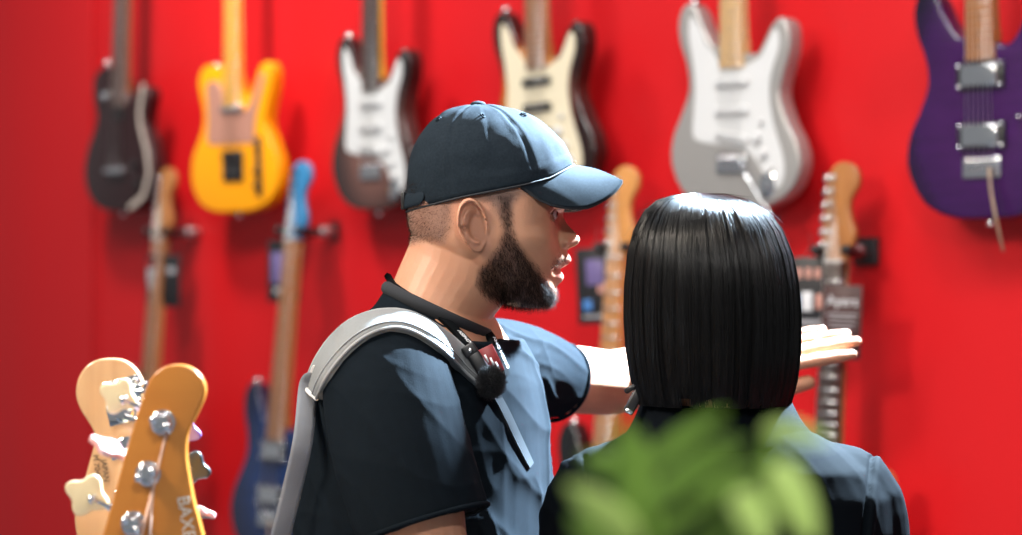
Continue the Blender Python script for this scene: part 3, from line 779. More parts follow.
def fibre_mesh(Pn, width, name, matr, parent, taper=True):
    """three-sided hair fibres from an array of polylines"""
    n, s, _ = Pn.shape
    t = np.gradient(Pn, axis=1); t /= np.linalg.norm(t, axis=2)[..., None] + 1e-9
    ref = np.array([.3, .2, .93]); a = np.cross(t, ref); a /= np.linalg.norm(a, axis=2)[..., None] + 1e-9; b = np.cross(t, a)
    wd = width * (np.linspace(1, .25, s) ** .6 if taper else np.ones(s))
    ring = [Pn + (a * math.cos(q) + b * math.sin(q)) * wd[None, :, None] for q in (0, 2.094, 4.189)]
    Vv = np.stack(ring, 2).reshape(-1, 3)
    base_ = (np.arange(n)[:, None, None] * s + np.arange(s - 1)[None, :, None]) * 3
    k = np.arange(3)[None, None, :]; k2 = (k + 1) % 3
    Q = np.stack([base_ + k, base_ + k2, base_ + 3 + k2, base_ + 3 + k], -1).reshape(-1, 4)
    return link(name, quads_mesh(name, Vv, Q), matr, parent, True)
hbx, hby = 500 + Lh[:, 0] * F / HD, 228 - Lh[:, 2] * F / HD
bmask = np.clip(in_poly(hbx, hby, BEARD, 10) - .15, 0, 1) * isH * (side > .0)
# chin and front too
strands(bm_me, bmask ** 1.8 + 1e-12, 9500, .006, .00015, .55, 'beard', BEARDM, man, fwd=(.25, 0, -1))
mmask = in_poly(hbx, hby, [(549, 262), (557, 254), (566, 252), (570, 256), (565, 261), (556, 265), (549, 270)], 3) * isH
strands(bm_me, mmask + 1e-12, 350, .0035, .00013, .8, 'moustache', BEARDM, man, lift=.2, seed=5)
smask = in_poly(hbx, hby, SHAVE, 6) * isH * (side < .088)
strands(bm_me, smask + 1e-12, 9000, .0022, .00011, .3, 'shaved_hair', BEARDM, man, lift=.6, seg=2, seed=8)
bb_ = in_poly(hbx, hby, [(538, 203), (560, 199), (568, 202), (566, 206), (555, 206), (540, 209)], 3) * isH * (side > .012) * (side < .055)
strands(bm_me, bb_ + 1e-12, 500, .006, .00016, .1, 'eyebrows', BEARDM, man, lift=.2, seed=6, fwd=(-.9, 0, .3))

# ---------------------------------------------------------------- cap
cap = MB()
s_ = HD / F
def cap_pt(a, t, grow=0.0):
    """a: azimuth from the front, t: 0 rim .. 1 top; head-local"""
    ca, sa = math.cos(a), math.sin(a)
    fx = (573 - 490) * s_ + grow; bx = (490 - 407.5) * s_ + grow; hy_ = .0835 + grow
    rx = fx if ca > 0 else bx
    X = rx * ca; Y = hy_ * sa
    xpx = 490 + X / s_
    zr = np.interp(xpx, [407, 430, 457, 490, 520, 545, 560, 573], [212, 206, 199.5, 193, 187, 180, 172, 165])
    T = (478, 104.5)
    ph = t * math.pi / 2
    ch = max(0, math.cos(ph)) ** .92; sh = max(0, math.sin(ph)) ** (.98 if ca > 0 else .90)
    x = (490 + (T[0] - 490) * sh) + X / s_ * ch; z = zr + (T[1] - grow / s_ - zr) * sh
    # the front panels stand steep, the back leans
    return Vector(((x - 500) * s_, Y * ch, -(z - 228) * s_))
nA, nT = 144, 40
b = bmesh.new(); grid = []
seam = [R(q) for q in (0, 60, 120, 180, 240, 300)]
for j in range(nT + 1):
    row = []
    for i in range(nA):
        a = 2 * math.pi * i / nA; t = j / nT * .995
        p_ = cap_pt(a, t); ds = min(abs((a - q + math.pi) % (2 * math.pi) - math.pi) for q in seam) * math.cos(t * 1.55) * .09
        nrm = (p_ - Vector((-.01, 0, .02))).normalized()
        g = -.0016 * math.exp(-(ds / .0016) ** 2) + .0006 * math.exp(-((ds - .005) / .0018) ** 2)
        g += .0012 * mnoise.noise(p_ * 28) + .0009 * mnoise.noise(p_ * 60)
        if t < .10: g += .0008
        row.append(b.verts.new(MH @ (p_ + nrm * g)))
    grid.append(row)
for j in range(nT):
    for i in range(nA): b.faces.new((grid[j][i], grid[j][(i + 1) % nA], grid[j + 1][(i + 1) % nA], grid[j + 1][i]))
b.faces.new(grid[-1])
cap._add(b, Matrix.Identity(4))
cap_o = cap.build('cap', CAPM, man, True)
sm = cap_o.modifiers.new('s', 'SOLIDIFY'); sm.thickness = .0025; sm.offset = -1
def on_cap(a, t, out=0.0):
    p_ = cap_pt(a, t); q1 = cap_pt(a + .02, t) - p_; q2 = cap_pt(a, t + .02) - p_; n = q1.cross(q2).normalized()
    if n.dot(p_ - Vector((-.01, 0, .02))) < 0: n = -n
    return MH @ (p_ + n * out), (MH.to_3x3() @ n)
p_, n_ = on_cap(0, .999, .0); p_ = MH @ Vector(((478 - 500) * s_, 0, -(104.5 - 228) * s_))
MB().ball(p_, .0095, (1, 1, .45)).build('button', CAPM, cap_o, True)
for a in (30, 90, 150, 210, 270, 330):
    for t in (.62,):
        p_, n_ = on_cap(R(a), t, .0008)
        q = n_.to_track_quat('Z', 'Y').to_matrix().to_4x4(); m = MB()
        ring = [Vector((.0032 * math.cos(k), .0032 * math.sin(k), 0)) for k in np.linspace(0, 2 * math.pi, 17)]
        m.tube(ring, .0011, 8, 1, ends=False); m.bm.transform(Matrix.Translation(p_) @ q); m.build('eyelet', CAPM, cap_o, True)
# stitched rows next to the seams of the near side
m = MB()
for k in range(40):
    a = 2 * math.pi * k / 40
band = [on_cap(2 * math.pi * k / 96, .0, .0012)[0] for k in range(97)]
MB().tube(band, .0013, 8, 1, ends=False).build('rim_piping', CAPUNDER, cap_o, True)
# strap and opening at the back
st = [on_cap(R(180 + k), .045, .0018)[0] for k in range(-32, 33, 4)]
MB().tube(st, .0095, 10, 2, flat=.22, up=Vector((-1, 0, .1))).build('adjuster_strap', CAPM, cap_o, True)
MB().box(on_cap(R(180), .05, .004)[0], (.005, .02, .022), None, .0015).build('strap_buckle', BLACK, cap_o, True)
# brim
def brim(mt, up, name, dz=0.0):
    b = bmesh.new(); nu, nv = 48, 20; L = []
    for j in range(nv + 1):
        v = j / nv; row = []
        for i in range(nu + 1):
            a = R(-72 + 144 * i / nu); u = a / R(72)
            inn = cap_pt(a, .0, -.001)
            reach = .0625 * math.sqrt(max(0, 1 - min(1, abs(u)) ** 2.2))
            x = inn.x + reach * v * (1 + .0 * v); y = inn.y * (1 - .03 * v)
            zc = cap_pt(0, 0).z
            z = inn.z * 1.0 - v * reach * .30 + (.004 * math.sin(v * math.pi) * (1 - u * u))
            z -= .034 * (abs(y) / .07) ** 1.7 * (v * reach / .0625)
            row.append(b.verts.new(MH @ Vector((x, y, z + dz))))
        L.append(row)
    for j in range(nv):
        for i in range(nu): b.faces.new((L[j][i], L[j][i + 1], L[j + 1][i + 1], L[j + 1][i]))
    bmesh.ops.remove_doubles(b, verts=b.verts[:], dist=1e-5)
    bmesh.ops.recalc_face_normals(b, faces=b.faces[:])
    m = MB(); m._add(b, Matrix.Identity(4)); o = m.build(name, mt, cap_o, True)
    k = o.modifiers.new('s', 'SOLIDIFY'); k.thickness = .0022; k.offset = 0
    return o
bo = brim(CAPM, True, 'brim'); brim(CAPUNDER, False, 'brim_lining', -.0024)
nt = CAPM.node_tree

# ---------------------------------------------------------------- the man's clothes
def ridges(V, terms, seed=1):
    """cloth folds: sum of narrow wavering ridges; terms: (direction, wavelength, height, sharpness)"""
    rg = np.random.default_rng(seed); h = np.zeros(len(V))
    for d, wl, amp, sh in terms:
        d = np.array(d, float); d /= np.linalg.norm(d); ph = rg.random() * 6
        o = np.cross(d, [.31, .52, .79]); o2 = np.cross(d, o)
        warp = 1.1 * np.sin(V @ o * 17 + ph) + .7 * np.sin(V @ o2 * 23 + ph * 2) + .5 * np.sin(V @ (o + o2) * 41)
        s = np.sin(V @ d * 2 * math.pi / wl + ph + warp)
        env = .35 + .65 * (.5 + .5 * np.sin(V @ o * 9 + V @ o2 * 12 + ph * 3))
        h += amp * env * ((1 - np.abs(s)) ** sh - .35)
    return h
shirt = MB()
rings = []
for py, cx, a, bq in ((905, 418, .178, .135), (860, 418, .188, .142), (780, 417, .192, .144), (700, 419, .192, .146), (620, 422, .192, .146), (535, 425, .192, .141), (470, 426, .192, .141), (420, 427, .190, .137), (385, 428, .184, .127),
                      (355, 428, .166, .115), (338, 430, .138, .106)):
    rings.append((P(cx, py, 2.97), tl * a, tf * bq))
for (xb, yb), (xf, yf), wd in (((377, 303), (489, 345), .094), ((383, 294), (488, 338), .082), ((387, 289), (487, 335), .077)):
    a = P(xb, yb, HD); c = P(xf, yf, HD); rings.append(((a + c) / 2, (c - a) / 2, Vector((0, wd, 0))))
# rings run with axis 1 across, axis 2 forward: keep that order at the neck too
rings = rings[:11] + [(c, Vector((0, 1, 0)) * a2.length, a1) for c, a1, a2 in rings[11:]]
shirt.loft(rings, 48, p=2.25)
shirt.tube([P(405, 372, 2.86), P(388, 380, 2.80), P(401, 450, 2.765), P(423, 524, 2.75)], [.064, .075, .079, .077], 30, 7, ends=False)
shirt.ball(P(390, 380, 2.80), .073)
shirt.tube([P(466, 368, 3.07), P(500, 364, 3.13), P(532, 371, 3.20), P(556, 382, 3.245)], [.062, .060, .057, .053], 28, 6, ends=False)
sh_me = remesh(shirt, .0032, 5, .6, 'tshirt')
V = coords(sh_me); N_ = normals(sh_me)
px, py = px_of(V)
h = ridges(V, [((1, -.2, .55), .13, .0032, 2.6), ((.25, 0, 1), .16, .0020, 2.6)], 11)
# vertical drapes on the chest, diagonal pulls at the shoulders
h += ridges(V, [((1, -.6, .12), .052, .0055, 2.4)], 5) * sstep(455, 500, px) * sstep(340, 400, py)
h += ridges(V, [((.55, 0, 1), .05, .0035, 2.2)], 9) * sstep(395, 330, py)
V = V + N_ * (h * sstep(295, 330, py) + .001)[:, None]
set_coords(sh_me, V)
tshirt = link('tshirt', sh_me, NAVY, man, True)
def rim(name, c, ax1, ax2, r, mt, par, flat=1.0, n=40):
    pts = [c + ax1 * math.cos(t) + ax2 * math.sin(t) for t in np.linspace(0, 2 * math.pi, n + 1)]
    return MB().tube(pts, r, 10, 1, flat=flat, ends=False).build(name, mt, par, True)
RIBM = mat('black_collar_rib', (.008, .010, .014), .9, bump=((900, 900, 200), .4, .0006))
a = P(388, 288, HD); c = P(488.5, 335, HD); rim('collar_rib', (a + c) / 2, (c - a) / 2, Vector((0, .080, 0)), .0088, RIBM, tshirt)
d = (P(423, 524, 2.75) - P(401, 450, 2.765)).normalized(); u = d.cross(Vector((0, 1, 0))).normalized(); v = d.cross(u)
rim('sleeve_hem', P(423, 524, 2.75), u * .0775, v * .0775, .003, NAVY, tshirt)
d = (P(556, 382, 3.245) - P(532, 371, 3.20)).normalized(); u = d.cross(Vector((0, 1, 0))).normalized(); v = d.cross(u)
rim('sleeve_hem', P(556, 382, 3.245), u * .0535, v * .0535, .0028, NAVY, tshirt)
tr = MB()
hip = P(418, 900, 2.97); tr.loft([(hip + Vector((0, 0, -.10)), tl * .17, tf * .125), (hip, tl * .185, tf * .135), (hip + Vector((0, 0, .08)), tl * .175, tf * .128)], 32)
for sg in (-1, 1):
    hh = hip + tl * .09 * sg + Vector((0, 0, -.06)); tr.tube([hh, Vector((hh.x + .02, hh.y, .48)), Vector((hh.x - .01, hh.y, .10))], [.10, .078, .068], 24, 6, ends=False)
link('trousers', remesh(tr, .008, 4, .5), TROUS, man, True)
for sg in (-1, 1):
    hh = hip + tl * .09 * sg; m = MB()
    m.loft([(Vector((hh.x - .07, hh.y, .04)), (0, .028, 0), (0, 0, .035)), (Vector((hh.x - .03, hh.y, .052)), (0, .038, 0), (0, 0, .052)), (Vector((hh.x + .05, hh.y, .045)), (0, .042, 0), (0, 0, .045)), (Vector((hh.x + .14, hh.y, .03)), (0, .045, 0), (0, 0, .03)), (Vector((hh.x + .19, hh.y, .022)), (0, .025, 0), (0, 0, .018))], 24)
    m.build('shoe', SHOE, man, True)

def bvh_of(*objs):
    vs_, fs = [], []
    for o in objs:
        V = coords(o.data); off = len(vs_); vs_.extend([tuple(v) for v in V]); fs.extend([tuple(i + off for i in p.vertices) for p in o.data.polygons])
    return BVHTree.FromPolygons(vs_, fs)
# (all body meshes are stored in world coordinates)
MB_BVH = bvh_of(man_body, tshirt)
def hit(bvh, px, py, d0=2.8):
    o = Vector((0, 0, EYE)); q = bvh.ray_cast(o, (P(px, py, 1) - o).normalized())
    return (q[0], q[1]) if q[0] is not None else (P(px, py, d0), Vector((0, -1, 0)))
def drape(bvh, A, B, off, name, mt, par, thick=.004, across=7, along=60, sm=3, bulge=0.0, d0=2.7777777, world=True):
    """band lying on a body: A and B are its two edges"""
    A = smooth([Vector((*a, 0)) for a in A], 12); B = smooth([Vector((*b_, 0)) for b_ in B], 12)
    n = along; G = np.zeros((n, across, 3)); Nn = np.zeros((n, across, 3))
    for i in range(n):
        a = A[int(round(i / (n - 1) * (len(A) - 1)))]; b_ = B[int(round(i / (n - 1) * (len(B) - 1)))]
        for j in range(across):
            q = a.lerp(b_, j / (across - 1)); p_, nn = hit(bvh, q.x, q.y, d0); G[i, j] = p_; Nn[i, j] = nn
    flat = [(i, j) for i in range(n) for j in range(across) if abs(G[i, j, 1] - d0) > 1e-6]
    for i in range(n):      # where an edge runs past the outline, carry on at the depth of the nearest point that lies on the body
        for j in range(across):
            if abs(G[i, j, 1] - d0) < 1e-6:
                k = min(flat, key=lambda q: (q[0] - i) ** 2 + (q[1] - j) ** 2); y_ = G[k][1]
                o_ = np.array((0, 0, EYE)); G[i, j] = o_ + (G[i, j] - o_) * y_ / d0; Nn[i, j] = Nn[k]
    for _ in range(sm):
        for ax in (0, 1):
            pd = np.pad(G, [(1, 1) if k == ax else (0, 0) for k in range(3)], 'edge')
            G = (pd[:-2] + 2 * G + pd[2:]) / 4 if ax == 0 else (pd[:, :-2] + 2 * G + pd[:, 2:]) / 4
            pn = np.pad(Nn, [(1, 1) if k == ax else (0, 0) for k in range(3)], 'edge')
            Nn = (pn[:-2] + 2 * Nn + pn[2:]) / 4 if ax == 0 else (pn[:, :-2] + 2 * Nn + pn[:, 2:]) / 4
    Nn /= np.linalg.norm(Nn, axis=2)[..., None] + 1e-9
    pr = 1 - np.abs(np.linspace(-1, 1, across)) ** 4
    top = G + Nn * (off + thick + bulge * pr)[None, :, None] if hasattr(pr, '__len__') else G
    bot = G + Nn * (off - .004)
    Vv = np.concatenate([top.reshape(-1, 3), bot.reshape(-1, 3)]); m = n * across
    idx = np.arange(m).reshape(n, across)
    Q = [(idx[i, j], idx[i, j + 1], idx[i + 1, j + 1], idx[i + 1, j]) for i in range(n - 1) for j in range(across - 1)]
    Q += [(q[3] + m, q[2] + m, q[1] + m, q[0] + m) for q in Q]
    for i in range(n - 1):
        Q.append((idx[i, 0], idx[i + 1, 0], idx[i + 1, 0] + m, idx[i, 0] + m)); Q.append((idx[i + 1, -1], idx[i, -1], idx[i, -1] + m, idx[i + 1, -1] + m))
    for j in range(across - 1):
        Q.append((idx[0, j + 1], idx[0, j], idx[0, j] + m, idx[0, j + 1] + m)); Q.append((idx[-1, j], idx[-1, j + 1], idx[-1, j + 1] + m, idx[-1, j] + m))
    me = quads_mesh(name, Vv, Q)
    b = bmesh.new(); b.from_mesh(me); bmesh.ops.recalc_face_normals(b, faces=b.faces[:]); b.to_mesh(me); b.free()
    o = link(name, me, mt, par, world); me.set_sharp_from_angle(angle=R(60))
    return o, top
# ---------------------------------------------------------------- sling bag
STRAPG = mat('pale_grey_strap_fabric', (.17, .18, .185), .8, spec=.15, bump=((900, 900, 900), .4, .0006), var=((300, 300, 300), .8, (.21, .22, .225)))
STRAPE = mat('light_grey_piping', (.25, .26, .265), .7)
STRAPW = mat('grey_webbing', (.035, .038, .043), .85, spec=.04, bump=((200, 200, 1500), .4, .0006))
sling = empty('sling_bag', P(262, 700, 2.9), (0, 0, 0), 'sling bag with padded pale grey strap over the near shoulder of the bearded person', 'bag')
UP = [(309, 385), (316, 364), (327, 345), (340, 331), (354, 321), (370, 314.5), (385, 312), (400, 313), (415, 317), (437, 329), (454, 341), (470, 355), (484, 372), (497, 390)]
LO = [(322, 404), (329, 389), (338, 374), (350, 359), (363, 347), (377, 338.5), (390, 335), (402, 335.5), (415, 340), (432, 351), (449, 366), (464, 380), (477, 391), (490, 401)]
pad, top = drape(MB_BVH, UP, LO, .002, 'strap_pad', STRAPG, sling, .005, 9, 90, 6, .004)
for e in (0, -1):
    MB().tube([Vector(p_) + Vector((0, -.0008, 0)) for p_ in top[::2, e]], .0021, 8, 1).build('strap_piping', STRAPE, pad, True)
MB().tube([Vector(p_) + Vector((0, -.0012, 0)) for p_ in top[::2, -3]], .0009, 6, 1).build('stitch_line', STRAPE, pad, True)
drape(MB_BVH, [(497, 388), (508, 407), (519, 430), (529, 452), (533, 462)], [(489, 396), (497, 411), (508, 434), (519, 456), (527, 470)], .001, 'front_strap', STRAPW, sling, .002, 5, 40, 4)
# webbing that falls behind the back to the bag
e0 = Vector(top[0, 4]); pts = [e0 + Vector((.004, 0, .012)), e0, P(303, 440, 2.80), P(292, 490, 2.81), P(281, 535, 2.82), P(262, 620, 2.86), P(258, 680, 2.9)]
MB().tube(pts, .0125, 10, 4, flat=.13, up=Vector((.25, -1, 0))).build('back_strap', mat('pale_grey_webbing', (.13, .14, .16), .8, bump=((200, 200, 1500), .4, .0006)), sling, True)
m = MB(); m.tube([Vector(top[1, 0]) + Vector((-.001, -.003, 0)), Vector(top[0, 4]) + Vector((0, -.004, 0)), Vector(top[1, -1]) + Vector((.001, -.003, 0))], .0028, 8, 3); m.build('strap_end_piece', WHITEP, sling, True)
i_ = 7; p_ = Vector(top[i_, 3]); q_ = (Vector(top[i_ + 4, 3]) - Vector(top[i_ - 4, 3])).normalized()
MB().tube([p_ - q_ * .006 + Vector((0, -.001, 0)), p_ + q_ * .006 + Vector((0, -.001, 0))], .0028, 10, 3, flat=.3, up=Vector((0, -1, 0))).build('sewn_emblem', mat('silver_thread', (.7, .7, .7), .4), pad, True)
MB().box(P(256, 740, 2.92), (.09, .22, .20), (0, .1, .3), .03, 4).build('bag_pouch', mat('grey_bag_fabric', (.12, .12, .13), .85), sling, True)
# ---------------------------------------------------------------- lanyard, badge, microphone
LANY = mat('black_lanyard_ribbon', (.004, .005, .006), .8, spec=.03)
INK = mat('white_print', (.75, .77, .8), .5)
lan = empty('lanyard', P(470, 330, 2.86), (0, 0, 0), 'black lanyard with white print and red badge round the neck of the capped person', 'lanyard')
B2 = bvh_of(man_body, tshirt)
l1, t1 = drape(B2, [(391, 272), (396, 280), (404, 286), (415, 293), (428, 301), (444, 314), (459, 328), (472, 342), (483, 353)],
                  [(386, 278), (391, 287), (399, 294), (411, 302), (424, 311), (438, 323), (451, 336), (464, 350), (476, 362)], .0035, 'ribbon', LANY, lan, .0012, 5, 60, 5)
l2, t2 = drape(B2, [(490, 331), (496, 340), (502, 352), (507, 366), (508, 376)], [(483, 335), (488, 344), (494, 356), (499, 368), (501, 378)], .003, 'ribbon', LANY, lan, .0012, 5, 30, 4)
def letters(txt, at, right, up, size, par, mt, name='printed_letters', align='CENTER'):
    cu = bpy.data.curves.new(name, 'FONT'); cu.body = txt; cu.size = size; cu.extrude = .0002; cu.align_x = align; cu.align_y = 'CENTER'
    o = bpy.data.objects.new(name, cu); COL.objects.link(o)
    right = Vector(right).normalized(); nn = right.cross(Vector(up)).normalized(); u2 = nn.cross(right)
    M = Matrix((right, u2, nn)).transposed().to_4x4(); M.translation = Vector(at) + nn * .0012
    bpy.context.view_layer.update(); dg = bpy.context.evaluated_depsgraph_get()
    me = bpy.data.meshes.new_from_object(o.evaluated_get(dg)); bpy.data.objects.remove(o)
    me.transform(M); return link(name, me, mt, par, True, smooth=False)
def along(top, i, j0, j1, di=3):
    c = Vector(top[i, 2]); r_ = Vector(top[i + di, 2]) - Vector(top[i - di, 2]); u_ = Vector(top[i, j0]) - Vector(top[i, j1]); return c, r_, u_
c, r_, u_ = along(t1, 49, 0, 4); letters('I ONISH', c, -r_, -u_, .0095, l1, INK)
c, r_, u_ = along(t2, 14, 0, 4); letters('ONISH ONV', c, -r_, -u_, .0078, l2, INK)
p_, n_ = hit(B2, 489, 361); n_ = Vector((.15, -1, .1)).normalized()
q = n_.to_track_quat('Z', 'Y').to_matrix().to_4x4()
bd = MB(); bd.box((0, 0, 0), (.020, .034, .0016), None, .0006); bd.bm.transform(Matrix.Translation(p_ + n_ * .016) @ q @ Matrix.Rotation(R(25), 4, 'Z'))
badge = bd.build('badge', mat('dark_red_card', (.22, .012, .015), .4), lan, True)
for k, (dx, dz) in enumerate(((-.004, .004), (.0005, -.002), (.004, -.009))):
    m = MB(); m.box((dx, dz, .0014), (.0022, .010, .0006)); m.bm.transform(Matrix.Translation(p_ + n_ * .016) @ q @ Matrix.Rotation(R(25), 4, 'Z')); m.build('printed_mark', INK, badge, True)
mic = empty('clip_microphone', p_, (0, 0, 0), 'small black clip-on microphone with furry windscreen on the chest of the bearded person', 'microphone')
pm_, _n = hit(bvh_of(man_body, tshirt, pad), 482, 368); fy_ = pm_.y - .024
mq = Matrix.Translation(P(481, 367, pm_.y - .009)) @ q @ Matrix.Rotation(R(32), 4, 'Z')
m = MB(); m.box((0, 0, 0), (.016, .044, .010), None, .003, 3); m.bm.transform(mq); tx = m.build('transmitter', BLACK, mic, True)
m = MB(); m.box((-.001, .024, .0), (.017, .014, .012), None, .003, 3); m.bm.transform(mq); m.build('clip', BLACKM, mic, True)
m = MB(); m.cyl((-.001, .023, .005), (-.001, .023, .0075), .0026, seg=16); m.bm.transform(mq); m.build('metal_stud', CHROME, mic, True)
m = MB(); m.box((0, -.004, .0052), (.0012, .003, .0005)); m.bm.transform(mq); m.build('printed_mark', INK, tx, True)
fc = P(491, 382, pm_.y - .014); core = MB().ball(fc, .0115, (1.0, .8, 1.25), seg=24).build('windscreen', BLACKM, mic, True)
rg = np.random.default_rng(3); dd = rg.normal(size=(2600, 3)); dd /= np.linalg.norm(dd, axis=1)[:, None]
r0 = np.array(fc) + dd * np.array([.0112, .009, .014]); cur = [r0]
for k in range(3): cur.append(cur[-1] + (dd + rg.normal(0, .45, dd.shape)) * .0022)
fibre_mesh(np.stack(cur, 1), .00028, 'fur', BLACKM, core)

# ---------------------------------------------------------------- the person with the black bob
WD = 2.86; WK = 1.075; ws = WD / F
woman = empty('person', P(722, 0, WD) * 0 + Vector((P(722, 500, WD).x, WD, 0)), (0, 0, 0), 'person with straight black bob and dark navy jacket, seen from behind', 'person')
WH = Matrix.Translation(P(709, 308, WD) + Vector((0, .012, 0))) @ Matrix.Rotation(R(100), 4, 'Z') @ Matrix.Scale(.86, 4)
wb = MB(); add_head(wb, WH, fat=.95, nA=240, nB=120)
wb.loft([(P(712, 345, WD + .01), (.052, 0, 0), (0, .056, 0)), (P(714, 385, WD - .005), (.052, 0, 0), (0, .056, 0)), (P(718, 415, WD - .01), (.058, 0, 0), (0, .06, 0)), (P(722, 440, WD - .01), (.09, 0, 0), (0, .07, 0))], 32)
def wtrunk(mbx, g):
    rg_ = []
    for py, cx, a, bq in ((980, 722, .165, .115), (900, 722, .160, .11), (780, 722, .150, .105), (660, 723, .160, .11), (580, 724, .170, .115), (530, 724, .178, .115), (495, 724, .176, .108), (468, 723, .158, .098), (448, 722, .128, .088), (432, 720, .098, .080)):
        rg_.append((P(cx, py, WD), Vector((a + g, 0, 0)), Vector((0, bq + g, 0))))
    mbx.loft(rg_, 40, p=2.2)
wtrunk(wb, -.012)
for sg, sx, ex, hx_ in ((-1, 598, 578, 600), (1, 848, 872, 850)):
    wb.tube([P(sx, 506, WD), P((sx + ex) / 2, 620, WD - .0), P(ex, 750, WD + .01)], [.046, .042, .036], 20, 5)
    wb.tube([P(ex, 750, WD + .01), P(ex - sg * 2, 850, WD + .06), P(hx_, 950, WD + .13)], [.036, .033, .024], 20, 5)
    add_hand(wb, P(hx_, 950, WD + .13), (0, .45, -.9), (-sg, 0, 0), (0, .9, .3), (.3, .35, .4, .45), k=.9)
for sg in (-1, 1):
    hx3 = P(722 + 75 * sg, 980, WD); wb.tube([hx3, Vector((hx3.x, WD, .48)), Vector((hx3.x, WD, .09))], [.075, .05, .036], 20, 6)
wb_me = remesh(wb, .003, 3, .5, 'woman_body'); Vw = coords(wb_me)
paint(wb_me, np.tile([.62, .36, .25], (len(Vw), 1))); woman_body = link('body', wb_me, SKIN, woman, True)
jk = MB()
rg_ = []
for py, cx, a, bq in ((900, 722, .178, .128), (780, 722, .168, .12), (660, 723, .176, .124), (580, 724, .186, .128), (530, 724, .193, .127), (495, 724, .188, .119), (468, 723, .168, .108), (449, 722, .138, .097), (434, 720, .106, .088), (424, 718, .086, .080), (415, 717, .076, .075)):
    rg_.append((P(cx, py, WD), Vector((a * WK, 0, 0)), Vector((0, bq, 0))))
jk.loft(rg_, 48, p=2.2)
for sg, sx, ex, hx_ in ((-1, 594, 578, 600), (1, 853, 872, 850)):
    jk.tube([P(sx + sg * -40, 490, WD), P(sx, 506, WD), P((sx + ex) / 2, 620, WD), P(ex, 750, WD + .01)], [.055, .061, .058, .052], 26, 6, ends=False)
    jk.tube([P(ex, 742, WD + .01), P(ex - sg * 2, 850, WD + .06), P(hx_ , 935, WD + .12)], [.050, .046, .038], 24, 6, ends=False)
jk_me = remesh(jk, .0035, 5, .6, 'jacket'); V = coords(jk_me); N_ = normals(jk_me); px, py = px_of(V)
h = ridges(V, [((.3, 0, 1), .14, .0020, 2.6), ((1, .2, .35), .11, .0022, 2.6)], 21) * sstep(420, 450, py)
seamx = 872 + (py - 458) * -.10; h += -.004 * np.exp(-((px - seamx) / 2.2) ** 2) * (py > 455) + .0025 * np.exp(-((px - seamx - 6) / 4) ** 2) * (py > 455)
seamx = 584 + (py - 458) * .06; h += -.004 * np.exp(-((px - seamx) / 2.2) ** 2) * (py > 455) + .0025 * np.exp(-((px - seamx + 6) / 4) ** 2) * (py > 455)
set_coords(jk_me, V + N_ * h[:, None]); jacket = link('jacket', jk_me, JACKET, woman, True)
# collar: a stand with a fold lying over it
m = MB(); C_ = P(717, 408, WD)
def ring(py, a, bq, cx=717): return [P(cx, py, WD) + Vector((WK * a * math.cos(t), bq * math.sin(t), .010 * math.sin(t))) for t in np.linspace(R(-235), R(55), 60)]
def sheet(rows, name, mt, par, th):
    V_ = np.array([[tuple(q) for q in r] for r in rows]); n, k, _ = V_.shape; idx = np.arange(n * k).reshape(n, k)
    Q = np.stack([idx[:-1, :-1], idx[:-1, 1:], idx[1:, 1:], idx[1:, :-1]], -1).reshape(-1, 4)
    o = link(name, quads_mesh(name, V_.reshape(-1, 3), Q), mt, par, True); s = o.modifiers.new('s', 'SOLIDIFY'); s.thickness = th; s.offset = 0
    s2 = o.modifiers.new('u', 'SUBSURF'); s2.levels = 1; s2.render_levels = 1
    return o
sheet([ring(420, .078, .078), ring(404, .0745, .073), ring(397, .073, .071), ring(396, .0765, .075), ring(402, .082, .080), ring(416, .088, .088), ring(431, .098, .095, 719), ring(438, .106, .099, 720)], 'collar', JACKET, jacket, .003)
tr = MB(); hp = P(722, 960, WD)
tr.loft([(hp + Vector((0, 0, -.12)), Vector((.155, 0, 0)), Vector((0, .11, 0))), (hp, Vector((.165, 0, 0)), Vector((0, .12, 0))), (hp + Vector((0, 0, .1)), Vector((.155, 0, 0)), Vector((0, .11, 0)))], 32)
for sg in (-1, 1):
    hx3 = hp + Vector((.082 * sg, 0, -.08)); tr.tube([hx3, Vector((hx3.x, WD, .45)), Vector((hx3.x, WD, .09))], [.088, .068, .06], 24, 6, ends=False)
link('trousers', remesh(tr, .008, 4, .5), TROUS, woman, True)
for sg in (-1, 1):
    x_ = hp.x + .082 * sg; m = MB()
    m.loft([(Vector((x_, WD - .06, .035)), (.026, 0, 0), (0, 0, .03)), (Vector((x_, WD - .02, .045)), (.034, 0, 0), (0, 0, .045)), (Vector((x_, WD + .06, .04)), (.038, 0, 0), (0, 0, .04)), (Vector((x_, WD + .13, .026)), (.04, 0, 0), (0, 0, .026)), (Vector((x_, WD + .17, .02)), (.022, 0, 0), (0, 0, .015))], 24)
    m.build('shoe', SHOE, woman, True)
